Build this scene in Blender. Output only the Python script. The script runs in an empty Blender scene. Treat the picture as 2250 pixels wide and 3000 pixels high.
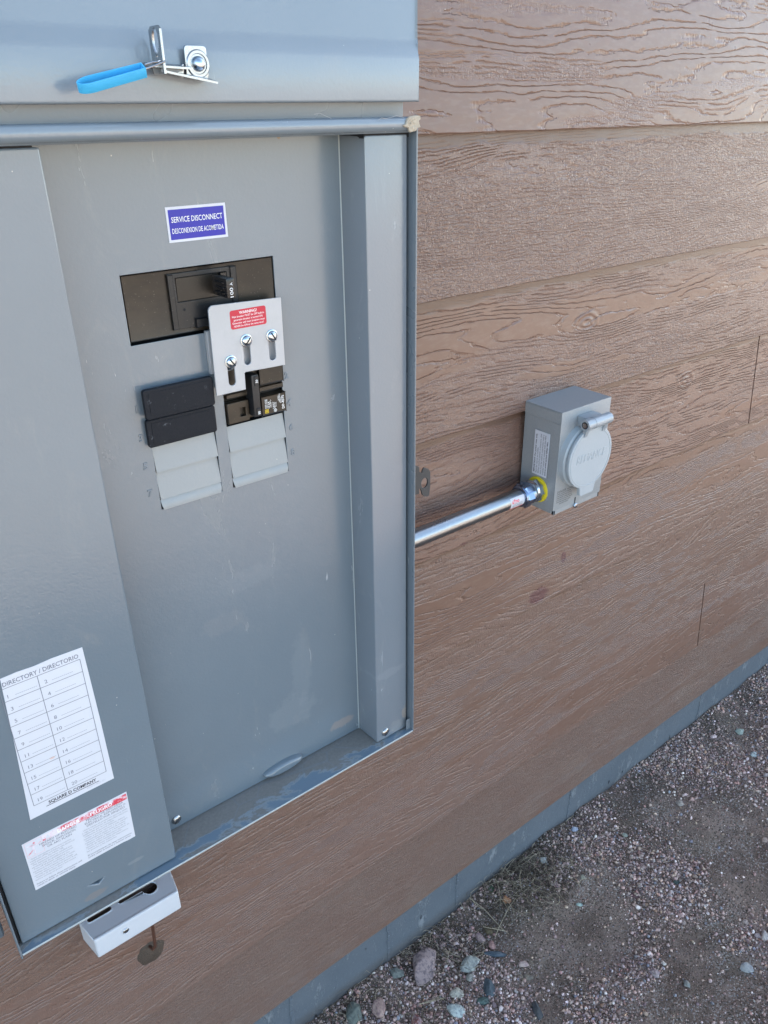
import bpy, bmesh, math, random
import numpy as np
from mathutils import Vector, Matrix, noise
random.seed(7); rng = np.random.default_rng(11)
sc = bpy.context.scene; COL = sc.collection
R = math.radians
# ------------------------------------------------------------------ camera
F = 2293.6; CX, CY = 1125, 1500                      # focal length in photo pixels
CAM = Vector((0, -0.6887, 1.345))
yaw, pit, rol = 0.65790397, -0.47517326, -0.01302106
f0 = Vector((math.sin(yaw), math.cos(yaw), 0)); r0 = Vector((math.cos(yaw), -math.sin(yaw), 0)); u0 = Vector((0, 0, 1))
FW = f0*math.cos(pit) + u0*math.sin(pit); u1 = u0*math.cos(pit) - f0*math.sin(pit)
RT = r0*math.cos(rol) + u1*math.sin(rol); UP = u1*math.cos(rol) - r0*math.sin(rol)
cd = bpy.data.cameras.new('camera'); cam = bpy.data.objects.new('camera', cd); COL.objects.link(cam)
cd.sensor_fit = 'VERTICAL'; cd.sensor_height = 36; cd.lens = 36*F/3000; cd.clip_start = .01; cd.clip_end = 3000
cam.matrix_world = Matrix.Translation(CAM) @ Matrix((RT, UP, -FW)).transposed().to_4x4()
sc.camera = cam
def ray(px, py): return RT*((px-CX)/F) - UP*((py-CY)/F) + FW
def hy(px, py, depth):                               # photo point -> point on a plane this far out from the wall
    d = ray(px, py); t = (-depth - CAM.y)/d.y; return CAM + d*t
def hz(px, py, z=0.0):
    d = ray(px, py); t = (z - CAM.z)/d.z; return CAM + d*t
# ------------------------------------------------------------------ light
SUN_EL, SUN_AZ = R(30), R(73)                        # azimuth measured from +Y (behind the wall) towards +X
w = bpy.data.worlds.new('World'); sc.world = w; w.use_nodes = True
nt = w.node_tree; nt.nodes.clear()
sk = nt.nodes.new('ShaderNodeTexSky'); sk.sky_type = 'NISHITA'; sk.sun_disc = False
sk.sun_elevation = SUN_EL; sk.sun_rotation = SUN_AZ; sk.air_density = 1.0; sk.dust_density = 2.5; sk.ozone_density = 1.0; sk.altitude = 1500
hs = nt.nodes.new('ShaderNodeHueSaturation'); hs.inputs['Saturation'].default_value = .84; hs.inputs['Hue'].default_value = .488
bgn = nt.nodes.new('ShaderNodeBackground'); bgn.inputs[1].default_value = .085
wo = nt.nodes.new('ShaderNodeOutputWorld')
nt.links.new(sk.outputs[0], hs.inputs['Color']); nt.links.new(hs.outputs[0], bgn.inputs[0]); nt.links.new(bgn.outputs[0], wo.inputs[0])
sl = bpy.data.lights.new('sun', 'SUN'); sl.energy = 5; sl.angle = R(.5); sl.color = (1, .93, .86)
so = bpy.data.objects.new('sun', sl); COL.objects.link(so)
sd = Vector((math.sin(SUN_AZ)*math.cos(SUN_EL), math.cos(SUN_AZ)*math.cos(SUN_EL), math.sin(SUN_EL)))
so.rotation_euler = sd.to_track_quat('Z', 'Y').to_euler()
so.location = (3, 4, 6)
sc.view_settings.view_transform = 'Standard'; sc.view_settings.look = 'None'; sc.view_settings.gamma = 1
sc.view_settings.use_curve_mapping = False; sc.view_settings.exposure = 2.82
# ------------------------------------------------------------------ shader helpers
class NT:
    def __init__(s, name):
        s.m = bpy.data.materials.new(name); s.m.use_nodes = True; s.t = s.m.node_tree; s.t.nodes.clear()
        s.out = s.t.nodes.new('ShaderNodeOutputMaterial'); s.b = s.t.nodes.new('ShaderNodeBsdfPrincipled')
        s.t.links.new(s.b.outputs[0], s.out.inputs[0])
    def n(s, ty, **k):
        o = s.t.nodes.new('ShaderNode'+ty)
        for a, v in k.items(): setattr(o, a, v)
        return o
    def put(s, inp, v):
        if isinstance(v, bpy.types.NodeSocket): s.t.links.new(v, inp)
        elif isinstance(v, (tuple, list)) and len(v) == 3 and inp.type == 'RGBA': inp.default_value = (*v, 1)
        else: inp.default_value = v
    def pos(s):
        return s.n('TexCoord').outputs['Object']
    def mth(s, op, a, b=0.0, c=0.0):
        o = s.n('Math', operation=op); s.put(o.inputs[0], a); s.put(o.inputs[1], b); s.put(o.inputs[2], c); return o.outputs[0]
    def mul(s, a, b): return s.mth('MULTIPLY', a, b)
    def add(s, a, b): return s.mth('ADD', a, b)
    def sub(s, a, b): return s.mth('SUBTRACT', a, b)
    def xyz(s, v): o = s.n('SeparateXYZ'); s.put(o.inputs[0], v); return o.outputs
    def vec(s, x, y, z=0.0):
        o = s.n('CombineXYZ'); s.put(o.inputs[0], x); s.put(o.inputs[1], y); s.put(o.inputs[2], z); return o.outputs[0]
    def scl(s, v, k):
        o = s.n('VectorMath', operation='MULTIPLY'); s.put(o.inputs[0], v); o.inputs[1].default_value = k; return o.outputs[0]
    def noise(s, v, scale=1.0, det=2.0, rough=.5, dist=0.0, out=0):
        o = s.n('TexNoise'); s.put(o.inputs['Vector'], v); s.put(o.inputs['Scale'], scale); o.inputs['Detail'].default_value = det
        o.inputs['Roughness'].default_value = rough; o.inputs['Distortion'].default_value = dist; return o.outputs[out]
    def vor(s, v, scale=1.0, feat='F1', out='Distance', rand=1.0):
        o = s.n('TexVoronoi', feature=feat); s.put(o.inputs['Vector'], v); s.put(o.inputs['Scale'], scale); o.inputs['Randomness'].default_value = rand
        return o.outputs[out]
    def mr(s, v, a, b, c=0.0, d=1.0, sm=True):
        o = s.n('MapRange', interpolation_type='SMOOTHSTEP' if sm else 'LINEAR'); s.put(o.inputs[0], v)
        for i, k in enumerate((a, b, c, d)): s.put(o.inputs[i+1], k)
        return o.outputs[0]
    def mix(s, f, a, b):
        o = s.n('Mix', data_type='RGBA'); s.put(o.inputs[0], f); s.put(o.inputs[6], a); s.put(o.inputs[7], b); return o.outputs[2]
    def bump(s, h, dist=.001, strength=1.0, nrm=None):
        o = s.n('Bump'); s.put(o.inputs['Height'], h); o.inputs['Distance'].default_value = dist; o.inputs['Strength'].default_value = strength
        if nrm is not None: s.put(o.inputs['Normal'], nrm)
        return o.outputs[0]
    def fin(s, col=None, rough=None, met=None, nrm=None, spec=None, coat=None):
        for k, v in (('Base Color', col), ('Roughness', rough), ('Metallic', met), ('Normal', nrm), ('Specular IOR Level', spec), ('Coat Weight', coat)):
            if v is not None: s.put(s.b.inputs[k], v)
        return s.m
def ell(t, P, cx, cz, rx, rz, wob=.35, soft=.25):     # soft mask of an irregular patch around (cx, cz)
    x, y, z = P[0], P[1], P[2]
    a = t.mul(t.sub(x, cx), 1/rx); b = t.mul(t.sub(z, cz), 1/rz)
    d = t.mth('SQRT', t.add(t.mul(a, a), t.mul(b, b)))
    n = t.noise(t.vec(x, y, z), 90, 3, .6)
    return t.mr(t.add(d, t.mul(t.sub(n, .5), wob*4)), 1-soft, 1+soft, 1.0, 0.0)
def paint(name, col, rough=.33, dirt=.5, dcol=(.33, .30, .27), scratch=True, marks=(), extra=None, spec=1.0):
    t = NT(name); p = t.pos(); P = t.xyz(p)
    big = t.noise(p, 7, 4, .6); fine = t.noise(p, 900, 2, .5)
    c = t.mix(t.mr(big, .35, .75), col, tuple(k*1.06 for k in col))
    sm = t.mr(t.noise(t.scl(p, (18, 18, 7)), 1, 5, .65, 1.2), .56, .74)        # hand smudges
    c = t.mix(t.mul(sm, .16*dirt), c, dcol)
    if scratch:
        sc_ = t.mr(t.noise(t.scl(p, (260, 260, 34)), 1, 2, .5, 1.5), .74, .79); scm = t.mr(t.noise(p, 16, 2), .52, .62)
        c = t.mix(t.mul(t.mul(sc_, scm), .45), c, (.55, .58, .60))
        sp = t.mr(t.vor(p, 75), .035, .05, 1, 0); c = t.mix(t.mul(sp, t.mul(t.mr(t.noise(p, 31, 1), .56, .6), .6)), c, (.5, .48, .44))
    for (cx, cz, rx, rz, mc, st) in marks:
        c = t.mix(t.mul(ell(t, P, cx, cz, rx, rz), st), c, mc)
    r = t.add(t.mul(sm, .12*dirt), t.mul(t.mr(big, .3, .8), .06)); r = t.add(r, rough)
    if extra: c, r = extra(t, p, P, c, r)
    return t.fin(c, r, 0.0, t.bump(t.add(t.noise(p, 420, 2), t.mul(t.noise(p, 9, 2), 2.2)), .00022, .5), spec)
def plain(name, col, rough=.5, met=0.0, var=.12, sc_=60, bumpd=.0002, spec=.5):
    t = NT(name); p = t.pos(); n = t.noise(p, sc_, 4, .6)
    c = t.mix(n, tuple(k*(1-var) for k in col), tuple(min(1, k*(1+var)) for k in col))
    return t.fin(c, t.add(t.mul(t.noise(p, sc_*.5, 3), .14), rough-.07), met, t.bump(t.noise(p, sc_*8, 2), bumpd, .5), spec)
# ------------------------------------------------------------------ mesh helpers
def ident(): return Matrix.Identity(4)
def face_m(u, v, o=(0, 0, 0)):
    u = Vector(u).normalized(); v = Vector(v).normalized(); n = u.cross(v)
    M = Matrix((u, v, n)).transposed().to_4x4(); M.translation = Vector(o); return M
def FRONT(depth): return face_m((1, 0, 0), (0, 0, 1), (0, -depth, 0))    # u=X, v=Z, out of the wall
class MB:
    def __init__(s): s.bm = bmesh.new(); s.mi = 0; s.M = ident()
    def _add(s, verts, faces):
        vs = [s.bm.verts.new(s.M @ Vector(v)) for v in verts]
        for f in faces:
            try: s.bm.faces.new([vs[i] for i in f]).material_index = s.mi
            except ValueError: pass
        return vs
    def mesh(s, me, M=None, flip=False):
        n0 = len(s.bm.verts); nf = len(s.bm.faces); s.bm.from_mesh(me)
        s.bm.verts.ensure_lookup_table(); s.bm.faces.ensure_lookup_table()
        MM = s.M @ M if M else s.M
        for v in s.bm.verts[n0:]: v.co = MM @ v.co
        for f in s.bm.faces[nf:]: f.material_index = s.mi
        bpy.data.meshes.remove(me)
    def box(s, x0, x1, y0, y1, z0, z1, bev=0, seg=2, taper=None):
        b = bmesh.new(); c = bmesh.ops.create_cube(b, size=1)
        for v in b.verts:
            v.co = Vector(((x0+x1)/2+v.co.x*(x1-x0), (y0+y1)/2+v.co.y*(y1-y0), (z0+z1)/2+v.co.z*(z1-z0)))
        if taper:
            for v in b.verts: v.co = taper(v.co)
        if bev: bmesh.ops.bevel(b, geom=list(b.edges), offset=bev, segments=seg, profile=.6, affect='EDGES', clamp_overlap=True)
        me = bpy.data.meshes.new('t'); b.to_mesh(me); b.free(); s.mesh(me)
    def flat(s, outer, depth0, depth1, holes=(), bev=0, res=2, base=None):
        """outline in the (u,v) plane, from depth0 out to depth1 along n"""
        cu = bpy.data.curves.new('t', 'CURVE'); cu.dimensions = '2D'; cu.fill_mode = 'BOTH'
        for ring in [outer]+list(holes):
            sp = cu.splines.new('POLY'); sp.points.add(len(ring)-1); sp.use_cyclic_u = True
            for i, (x, y) in enumerate(ring): sp.points[i].co = (x, y, 0, 1)
        th = (depth1-depth0); cu.extrude = max(th/2-bev, 1e-6); cu.bevel_depth = bev; cu.bevel_resolution = res; cu.offset = -bev
        o = bpy.data.objects.new('t', cu); me = bpy.data.meshes.new_from_object(o)
        s.mesh(me, (base or FRONT(0)) @ Matrix.Translation((0, 0, (depth0+depth1)/2)))
        bpy.data.objects.remove(o); bpy.data.curves.remove(cu)
    def text(s, body, u, v, size, depth, base=None, width=None, align='LEFT', bold=0.0, rot=0.0, shear=0.0, thick=.00006, vs=1.0):
        cu = bpy.data.curves.new('t', 'FONT'); cu.body = body; cu.size = 1; cu.align_x = 'LEFT'; cu.align_y = 'BOTTOM_BASELINE'
        cu.extrude = 0; cu.offset = bold; cu.shear = shear; cu.resolution_u = 2
        o = bpy.data.objects.new('t', cu); me = bpy.data.meshes.new_from_object(o)
        xs = [q.co.x for q in me.vertices] or [0, 1]; x0, x1 = min(xs), max(xs)
        k = size*1.38; kx = width/(x1-x0) if width else k; W = (x1-x0)*kx
        ox = {'LEFT': 0, 'CENTER': -W/2, 'RIGHT': -W}[align]
        M = (base or FRONT(0)) @ Matrix.Translation((u, v, depth)) @ Matrix.Rotation(rot, 4, 'Z') @ Matrix.Translation((ox-x0*kx, 0, 0)) @ Matrix.Diagonal((kx, k*vs, 1, 1))
        s.mesh(me, M); bpy.data.objects.remove(o); bpy.data.curves.remove(cu)
    def cyl(s, p0, p1, r0, r1=None, seg=24, cap=True):
        p0, p1 = Vector(p0), Vector(p1); r1 = r0 if r1 is None else r1
        q = (p1-p0).to_track_quat('Z', 'Y'); vs = []
        for p, r in ((p0, r0), (p1, r1)):
            for i in range(seg):
                a = 2*math.pi*i/seg; vs.append(p + q @ Vector((r*math.cos(a), r*math.sin(a), 0)))
        fs = [(i, (i+1) % seg, seg+(i+1) % seg, seg+i) for i in range(seg)]
        if cap: fs += [tuple(range(seg))[::-1], tuple(range(seg, 2*seg))]
        s._add(vs, fs)
    def lathe(s, p0, axis, prof, seg=28, hexa=None):       # prof: (distance along the axis, radius)
        p0 = Vector(p0); q = Vector(axis).to_track_quat('Z', 'Y'); vs = []; n = len(prof)
        for (h, r) in prof:
            for i in range(seg): a = 2*math.pi*i/seg; vs.append(p0 + q @ Vector((r*math.cos(a), r*math.sin(a), h)))
        fs = []
        for j in range(n-1):
            for i in range(seg): fs.append((j*seg+i, j*seg+(i+1) % seg, (j+1)*seg+(i+1) % seg, (j+1)*seg+i))
        fs += [tuple(range(seg))[::-1], tuple(range((n-1)*seg, n*seg))]
        s._add(vs, fs)
    def tube(s, pts, r, seg=8, cap=True):
        pts = [Vector(p) for p in pts]; rs = r if isinstance(r, (list, tuple)) else [r]*len(pts); vs = []; n = len(pts)
        for i, p in enumerate(pts):
            d = (pts[min(i+1, n-1)]-pts[max(i-1, 0)]).normalized(); q = d.to_track_quat('Z', 'Y')
            for k in range(seg): a = 2*math.pi*k/seg; vs.append(p + q @ Vector((rs[i]*math.cos(a), rs[i]*math.sin(a), 0)))
        fs = [(j*seg+k, j*seg+(k+1) % seg, (j+1)*seg+(k+1) % seg, (j+1)*seg+k) for j in range(n-1) for k in range(seg)]
        if cap: fs += [tuple(range(seg))[::-1], tuple(range((n-1)*seg, n*seg))]
        s._add(vs, fs)
    def build(s, name, mats, parent=None, smooth=.6):
        bmesh.ops.recalc_face_normals(s.bm, faces=list(s.bm.faces)) if smooth is not None else None
        me = bpy.data.meshes.new(name)
        if smooth is not None:
            for f in s.bm.faces: f.smooth = True
            for e in s.bm.edges:
                if len(e.link_faces) == 2 and e.calc_face_angle(0) > smooth: e.smooth = False
        s.bm.to_mesh(me); s.bm.free()
        for m in (mats if isinstance(mats, (list, tuple)) else [mats]): me.materials.append(m)
        o = bpy.data.objects.new(name, me); COL.objects.link(o)
        if parent: par(o, parent)
        return o
def par(o, p):
    o.parent = p
    if p.type == 'EMPTY': o.matrix_parent_inverse = Matrix.Translation(p.location).inverted()
def thing(name, label, cat, loc, group=None):
    o = bpy.data.objects.new(name, None); COL.objects.link(o); o.location = loc; o.empty_display_size = .02; return tag(o, label, cat, group)
def tag(o, label=None, cat=None, group=None, kind=None):
    for k, v in (('label', label), ('category', cat), ('group', group), ('kind', kind)):
        if v: o[k] = v
    return o
def rect(x0, x1, z0, z1): return [(x0, z0), (x1, z0), (x1, z1), (x0, z1)]
def rrect(x0, x1, z0, z1, r, n=5):
    o = []
    for cx, cz, a0 in ((x1-r, z0+r, -90), (x1-r, z1-r, 0), (x0+r, z1-r, 90), (x0+r, z0+r, 180)):
        for i in range(n+1): a = R(a0+90*i/n); o.append((cx+r*math.cos(a), cz+r*math.sin(a)))
    return o
def circ(cx, cz, r, n=24, rz=None): return [(cx+r*math.cos(2*math.pi*i/n), cz+(rz or r)*math.sin(2*math.pi*i/n)) for i in range(n)]
def slot(cx, z0, z1, r, n=8):
    return [(cx+r*math.cos(R(180*i/n)), z1-r+r*math.sin(R(180*i/n))) for i in range(n+1)] + [(cx+r*math.cos(R(180+180*i/n)), z0+r+r*math.sin(R(180+180*i/n))) for i in range(n+1)]
# ------------------------------------------------------------------ materials
GREY = (.142, .176, .206)
def siding_mat():
    t = NT('embossed_siding'); p = t.pos(); P = t.xyz(p); H = .1738
    idx = t.mth('FLOOR', t.mul(t.sub(P[2], .1042-10*H), 1/H))
    x = t.add(P[0], t.mul(idx, 3.37)); z = P[2]; v = t.vec(x, z, t.mul(idx, 5.3))
    hi = t.mr(P[2], .75, 1.15)                                         # the higher boards show the wide open grain
    kb = t.sub(idx, 10.0); gt = lambda k: t.mth('GREATER_THAN', kb, k-.5); eq = lambda k: t.mth('COMPARE', kb, float(k), .4)
    up4 = gt(4); zl_ = t.mth('FRACT', t.mul(t.sub(P[2], .1042-10*H), 1/H))       # 0 at the bottom of each board, 1 at its top
    w1 = t.noise(t.scl(v, (1.5, 9.0, 1)), 1, 2, .5); w2 = t.noise(t.scl(v, (9, 46, 1)), 1, 2, .5)
    jg = t.xyz(t.vor(t.scl(v, (110, 260, 1)), 1, out='Color'))[0]; jg2 = t.noise(t.scl(v, (260, 60, 1)), 1, 1)
    def lines(N, A1, A2, A3, cut, sharp):
        f = t.add(t.mul(z, N), t.add(t.mul(w1, A1), t.add(t.mul(w2, A2), t.add(t.mul(jg, A3), t.mul(jg2, A3)))))
        s = t.mth('FRACT', f); s = t.add(t.mul(up4, s), t.mul(t.sub(1.0, up4), t.sub(1.0, s))); g = t.mr(s, 0.0, sharp, 0, 1); g = t.mth('MINIMUM', g, t.mr(s, .93, 1.0, 1, 0))
        m = t.mr(t.noise(t.scl(v, (24, 90, 1)), 1, 2), cut-.05, cut+.07)
        return t.sub(1.0, t.mul(t.sub(1.0, g), m))                     # 1 = face, 0 = bottom of the groove
    wide = lines(80, 21, 2.2, .17, .36, .21)
    fine = lines(175, 25, 2.4, .24, .44, .42)
    tick = t.mul(t.mr(t.noise(t.scl(v, (120, 460, 1)), 1, 2, .6), .42, .56), t.mr(t.noise(t.scl(v, (420, 170, 1)), 1, 1), .30, .5))
    reg = t.noise(t.scl(v, (2.1, 15, 1)), 1, 2, .55)
    reg = t.add(reg, t.add(t.mul(gt(7), .13), t.mul(eq(6), -.10))); reg = t.add(reg, t.mul(eq(5), t.mr(zl_, .35, .62, -.09, .13))); reg = t.add(reg, t.mul(eq(4), -.03))
    mw = t.mr(reg, .545, .62)                                           # where the wide grain shows
    mt = t.mul(t.mr(t.noise(t.scl(t.vec(x, z, t.mul(idx, 9.1)), (2.6, 11, 1)), 1, 1), .46, .60), t.add(.30, t.mul(hi, .6)))
    mt = t.mth('MINIMUM', 1.0, t.add(mt, t.add(t.mul(eq(6), t.mr(zl_, .60, .80, .85, .15)), t.add(t.mul(eq(5), .35), t.mul(eq(0), .45)))))
    hfine = t.mul(fine, .55); hf = t.add(t.mul(fine, t.sub(1.0, t.mul(mt, .65))), t.mul(tick, t.add(.10, t.mul(mt, .50))))
    h = t.add(t.mul(t.mul(wide, .82), mw), t.mul(hf, t.sub(1.0, mw)))
    # knots
    kn = None
    for kx, kz in ((.905, 1.075), (1.19, .93), (2.1, 1.38), (1.55, .55)):
        dx = t.mul(t.sub(P[0], kx), 1/.035); dz = t.mul(t.sub(P[2], kz), 1/.018)
        d = t.mth('SQRT', t.add(t.mul(dx, dx), t.mul(dz, dz)))
        rr = t.mul(t.mth('SINE', t.add(t.mul(d, 14), t.mul(w2, 9))), t.mr(d, .5, 1.2, .45, 0))
        h = t.add(h, rr)
    h = t.add(h, t.mul(t.noise(t.scl(v, (30, 60, 1)), 1, 3), .5))
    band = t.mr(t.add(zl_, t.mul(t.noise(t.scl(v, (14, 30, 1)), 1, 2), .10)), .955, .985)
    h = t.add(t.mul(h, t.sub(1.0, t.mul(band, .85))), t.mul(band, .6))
    flatc = t.mix(t.noise(t.scl(v, (3, 22, 1)), 1, 3), (.168, .088, .061), (.214, .123, .088))
    c = t.mix(t.mul(t.sub(1.0, mw), .55), flatc, (.204, .127, .102))  # textured areas tinted pinker, sky reflection put into the colour
    bv = t.n('TexWhiteNoise', noise_dimensions='1D'); t.put(bv.inputs['W'], kb); c = t.mix(t.mul(bv.outputs['Value'], .35), c, (.135, .084, .060))
    c = t.mix(t.mul(t.mr(t.noise(t.scl(v, (60, 200, 1)), 1, 3), .45, .7), .25), c, (.25, .185, .155))
    for (cx, cz, rx, rz) in ((.846, .643, .022, .013), (.672, .797, .012, .006), (.905, .690, .006, .010), (.895, .86, .006, .012)):
        m = ell(t, P, cx, cz, rx, rz, .25, .15); c = t.mix(t.mul(m, .9), c, (.110, .045, .045))
    sp = t.mul(t.mr(t.vor(p, 38), .022, .03, 1, 0), t.mr(t.noise(p, 13, 1), .58, .6)); c = t.mix(t.mul(sp, .7), c, (.6, .52, .44))
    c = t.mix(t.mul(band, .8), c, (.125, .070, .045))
    dust = t.mul(t.mr(P[2], .12, .42, 1, 0), t.mr(t.noise(p, 14, 4), .35, .8)); c = t.mix(t.mul(dust, .22), c, (.26, .21, .17))
    return t.fin(c, t.add(t.mul(hi, -.06), t.add(.30, t.mul(t.noise(v, 40, 2), .12))), 0.0, t.bump(h, .00100, 1.0), .6)
M_SIDING = siding_mat()
def conc_mat():
    t = NT('foundation_concrete'); p = t.pos(); P = t.xyz(p)
    c = t.mix(t.noise(p, 9, 5, .6), (.100, .116, .136), (.155, .171, .190))
    st = t.mr(t.noise(t.scl(p, (30, 30, 12)), 1, 7, .75), .55, .66); c = t.mix(t.mul(st, .75), c, (.27, .285, .30))
    sp = t.mr(t.noise(p, 260, 2), .66, .72); c = t.mix(t.mul(sp, .4), c, (.33, .33, .33))
    pit = t.mr(t.vor(t.scl(p, (44, 44, 20)), 1), .07, .13, 0, 1); pm = t.mr(t.noise(p, 7, 2), .47, .51); hole = t.sub(1.0, t.mul(t.sub(1.0, pit), pm)); c = t.mix(t.sub(1.0, hole), c, (.035, .04, .05))
    sm = t.mr(P[2], -.01, .02, 1, 0)
    c = t.mix(t.mul(sm, .5), c, (.11, .09, .075))
    return t.fin(c, .8, 0.0, t.bump(t.add(t.mul(hole, 4), t.add(t.noise(p, 60, 5, .7), t.mul(st, .5))), .0018, 1.0), .3)
M_CONC = conc_mat()
M_PANEL = paint('panel_enamel', GREY, .20, .9, marks=((.395, .697, .018, .006, (.34, .27, .23), .40), (.33, .75, .03, .02, (.36, .38, .39), .10), (.345, .80, .012, .05, (.36, .38, .39), .07),
    (.26, .90, .02, .012, (.36, .31, .29), .07), (.295, .94, .03, .012, (.34, .36, .38), .07), (.360, 1.327, .0020, .0025, (.2, .13, .06), .9)))
M_DOOR = paint('cover_enamel', GREY, .16, .7, marks=((.083, .686, .010, .004, (.25, .20, .17), .4), (.125, .70, .008, .002, (.4, .42, .42), .15)))
M_POST = paint('post_enamel', (.165, .192, .222), .16, 1.3, dcol=(.36, .38, .38), marks=((.463, .70, .004, .010, (.36, .28, .21), .45), (.45, .685, .010, .008, (.34, .33, .30), .2), (.44, .77, .02, .006, (.28, .31, .33), .2)))
M_COVER = paint('skylit_enamel', (.185, .220, .250), .16, .5)  # panel grey lightened and blued for the sky the cover reflects
M_ENC = paint('enclosure_enamel', (.135, .162, .188), .26, 1.0)
def tray_extra(t, p, P, c, r):
    n = t.noise(t.scl(p, (13, 20, 13)), 1, 6, .66, .4)
    edge = t.mr(P[1], -.134, -.095, -.10, .10)                         # dust lies thicker towards the back
    m = t.mr(t.add(n, t.mul(edge, .7)), .42, .48)
    d = t.mix(t.noise(p, 330, 3, .7), (.13, .115, .10), (.26, .235, .21))
    ln = t.mr(t.vor(t.scl(p, (22, 30, 22)), 1, 'DISTANCE_TO_EDGE'), .012, .022, 1, 0)
    m = t.mul(m, t.sub(1.0, t.mul(ln, .18)))
    rim = t.mul(t.mr(t.add(n, t.mul(edge, .7)), .40, .425), t.mr(t.add(n, t.mul(edge, .7)), .44, .47, 1, 0)); c = t.mix(t.mul(rim, .5), c, (.33, .34, .33))
    return t.mix(t.mul(m, .93), c, d), t.add(r, t.mul(m, .45))
M_TRAY = paint('skylit_dusty_tray', (.135, .185, .235), .30, .3, extra=tray_extra)  # base grey blued for the sky it faces, dust laid over it
M_KNOCK = paint('lit_knockout_enamel', (.25, .27, .28), .42, 1.0, dcol=(.42, .38, .34))  # lighter than the panel for the light its tilt catches, plus dust
M_EDGE = plain('bare_edge', (.48, .52, .52), .4, .3)
M_DARK = plain('dark_inside', (.008, .009, .012), .8)
M_WHITE = plain('white_label', (.60, .61, .66), .45, var=.03)
M_BLUE = plain('blue_label', (.014, .016, .33), .3, var=.05)
M_RED = plain('red_label', (.50, .016, .042), .35, var=.05)
M_INK = plain('black_ink', (.030, .030, .045), .5); M_INKG = plain('grey_ink', (.16, .17, .21), .5)
M_WINK = plain('white_ink', (.85, .85, .85), .5, var=.02); M_YEL = plain('yellow_ink', (.80, .56, .03), .5)
def faded_red():
    t = NT('faded_red'); p = t.pos(); n = t.noise(t.scl(p, (90, 90, 160)), 1, 5, .75)
    P = t.xyz(p); n = t.add(n, t.mr(P[0], .05, .12, -.06, .09))
    return t.fin(t.mix(t.mr(n, .42, .60), (.72, .66, .72), (.62, .045, .075)), .5)
M_FRED = faded_red()
def bakelite(name, c0, c1, rough):
    t = NT(name); p = t.pos(); n = t.noise(t.scl(p, (14, 30, 30)), 1, 4, .65); s = t.mr(t.noise(p, 620, 2), .68, .74)
    return t.fin(t.mix(t.mul(s, .35), t.mix(t.mr(n, .35, .7), c0, c1), (.19, .17, .15)), t.add(rough, t.mul(n, .2)), 0.0, t.bump(t.noise(p, 500, 2), .0001, .4), .5)
M_BAK = bakelite('brown_black_plastic', (.006, .005, .004), (.030, .021, .013), .22)
M_BLK = bakelite('black_plastic', (.007, .008, .010), (.013, .014, .017), .30)
M_GLOSS = bakelite('glossy_black', (.008, .008, .010), (.014, .014, .016), .10)
def filler_mat():
    t = NT('black_filler_plastic'); p = t.pos(); s = t.mul(t.mr(t.noise(p, 170, 5, .75), .60, .72), t.mr(t.noise(p, 36, 2), .55, .66))
    return t.fin(t.mix(t.mul(s, .6), t.mix(t.noise(p, 700, 2), (.007, .009, .013), (.015, .017, .023)), (.20, .21, .23)), .55, 0.0, t.bump(t.noise(p, 1100, 2), .00025, .7), .2)
M_FILL = filler_mat()
def metal(name, col, rough, sc_=40, b=.0002):
    t = NT(name); p = t.pos(); n = t.noise(p, sc_, 5, .65)
    return t.fin(t.mix(n, tuple(k*.82 for k in col), col), t.add(rough, t.mul(n, .14)), 1.0, t.bump(t.noise(p, sc_*4, 3), b, .5))
M_ZINC = metal('zinc_plate', (.46, .47, .48), .18, 60); M_CHROME = metal('screw_zinc', (.55, .62, .68), .06, 60, .0001)
M_EMT = metal('galvanized_conduit', (.36, .385, .41), .22, 24, .0005); M_BZ = metal('blue_zinc', (.27, .34, .48), .14, 30)
def plate_mat():
    t = NT('brushed_aluminium'); p = t.pos(); n = t.noise(p, 30, 5, .7); m = t.mul(t.mr(n, .45, .6), t.mr(n, .6, .7, 1, 0))
    return t.fin(t.mix(t.mul(m, .25), (.43, .44, .46), (.35, .36, .37)), .42, .25, t.bump(t.noise(p, 700, 2), .0001, .4), .5)
M_PLATE = plate_mat()
def galv_mat():
    t = NT('inlet_box_paint'); p = t.pos(); v = t.noise(p, 420, 3, .6)
    return t.fin(t.mix(v, (.235, .25, .262), (.315, .33, .34)), t.add(.34, t.mul(v, .1)), .0, t.bump(v, .00015, .4), .55)
M_INLET = galv_mat()
M_LID = plain('lid_plastic', (.36, .40, .43), .34, var=.04); M_HINGE = plain('hinge_plastic', (.34, .37, .40), .30, .2, var=.05)
M_YELLOW = plain('yellow_gasket', (.70, .56, .02), .45); M_SEAL = plain('blue_seal', (.060, .42, .74), .35, var=.05)
M_WBOX = plain('white_plastic', (.60, .62, .66), .35, var=.03, bumpd=.0001); M_COPPER = plain('wire_sheath', (.085, .035, .022), .5)
M_PUTTY = plain('dried_mud', (.42, .36, .28), .9, var=.25, sc_=160, bumpd=.0012); M_CAULK = plain('caulk', (.070, .050, .037), .6, var=.45, sc_=80, bumpd=.0015)
M_STRAW = plain('straw', (.40, .32, .22), .6, var=.35, sc_=25); M_LEAF = plain('leaf', (.05, .09, .045), .5)
M_STRAWD = plain('straw_dark', (.10, .075, .052), .7, var=.4, sc_=25); M_COBWEB = plain('cobweb', (.30, .30, .30), .8)

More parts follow.
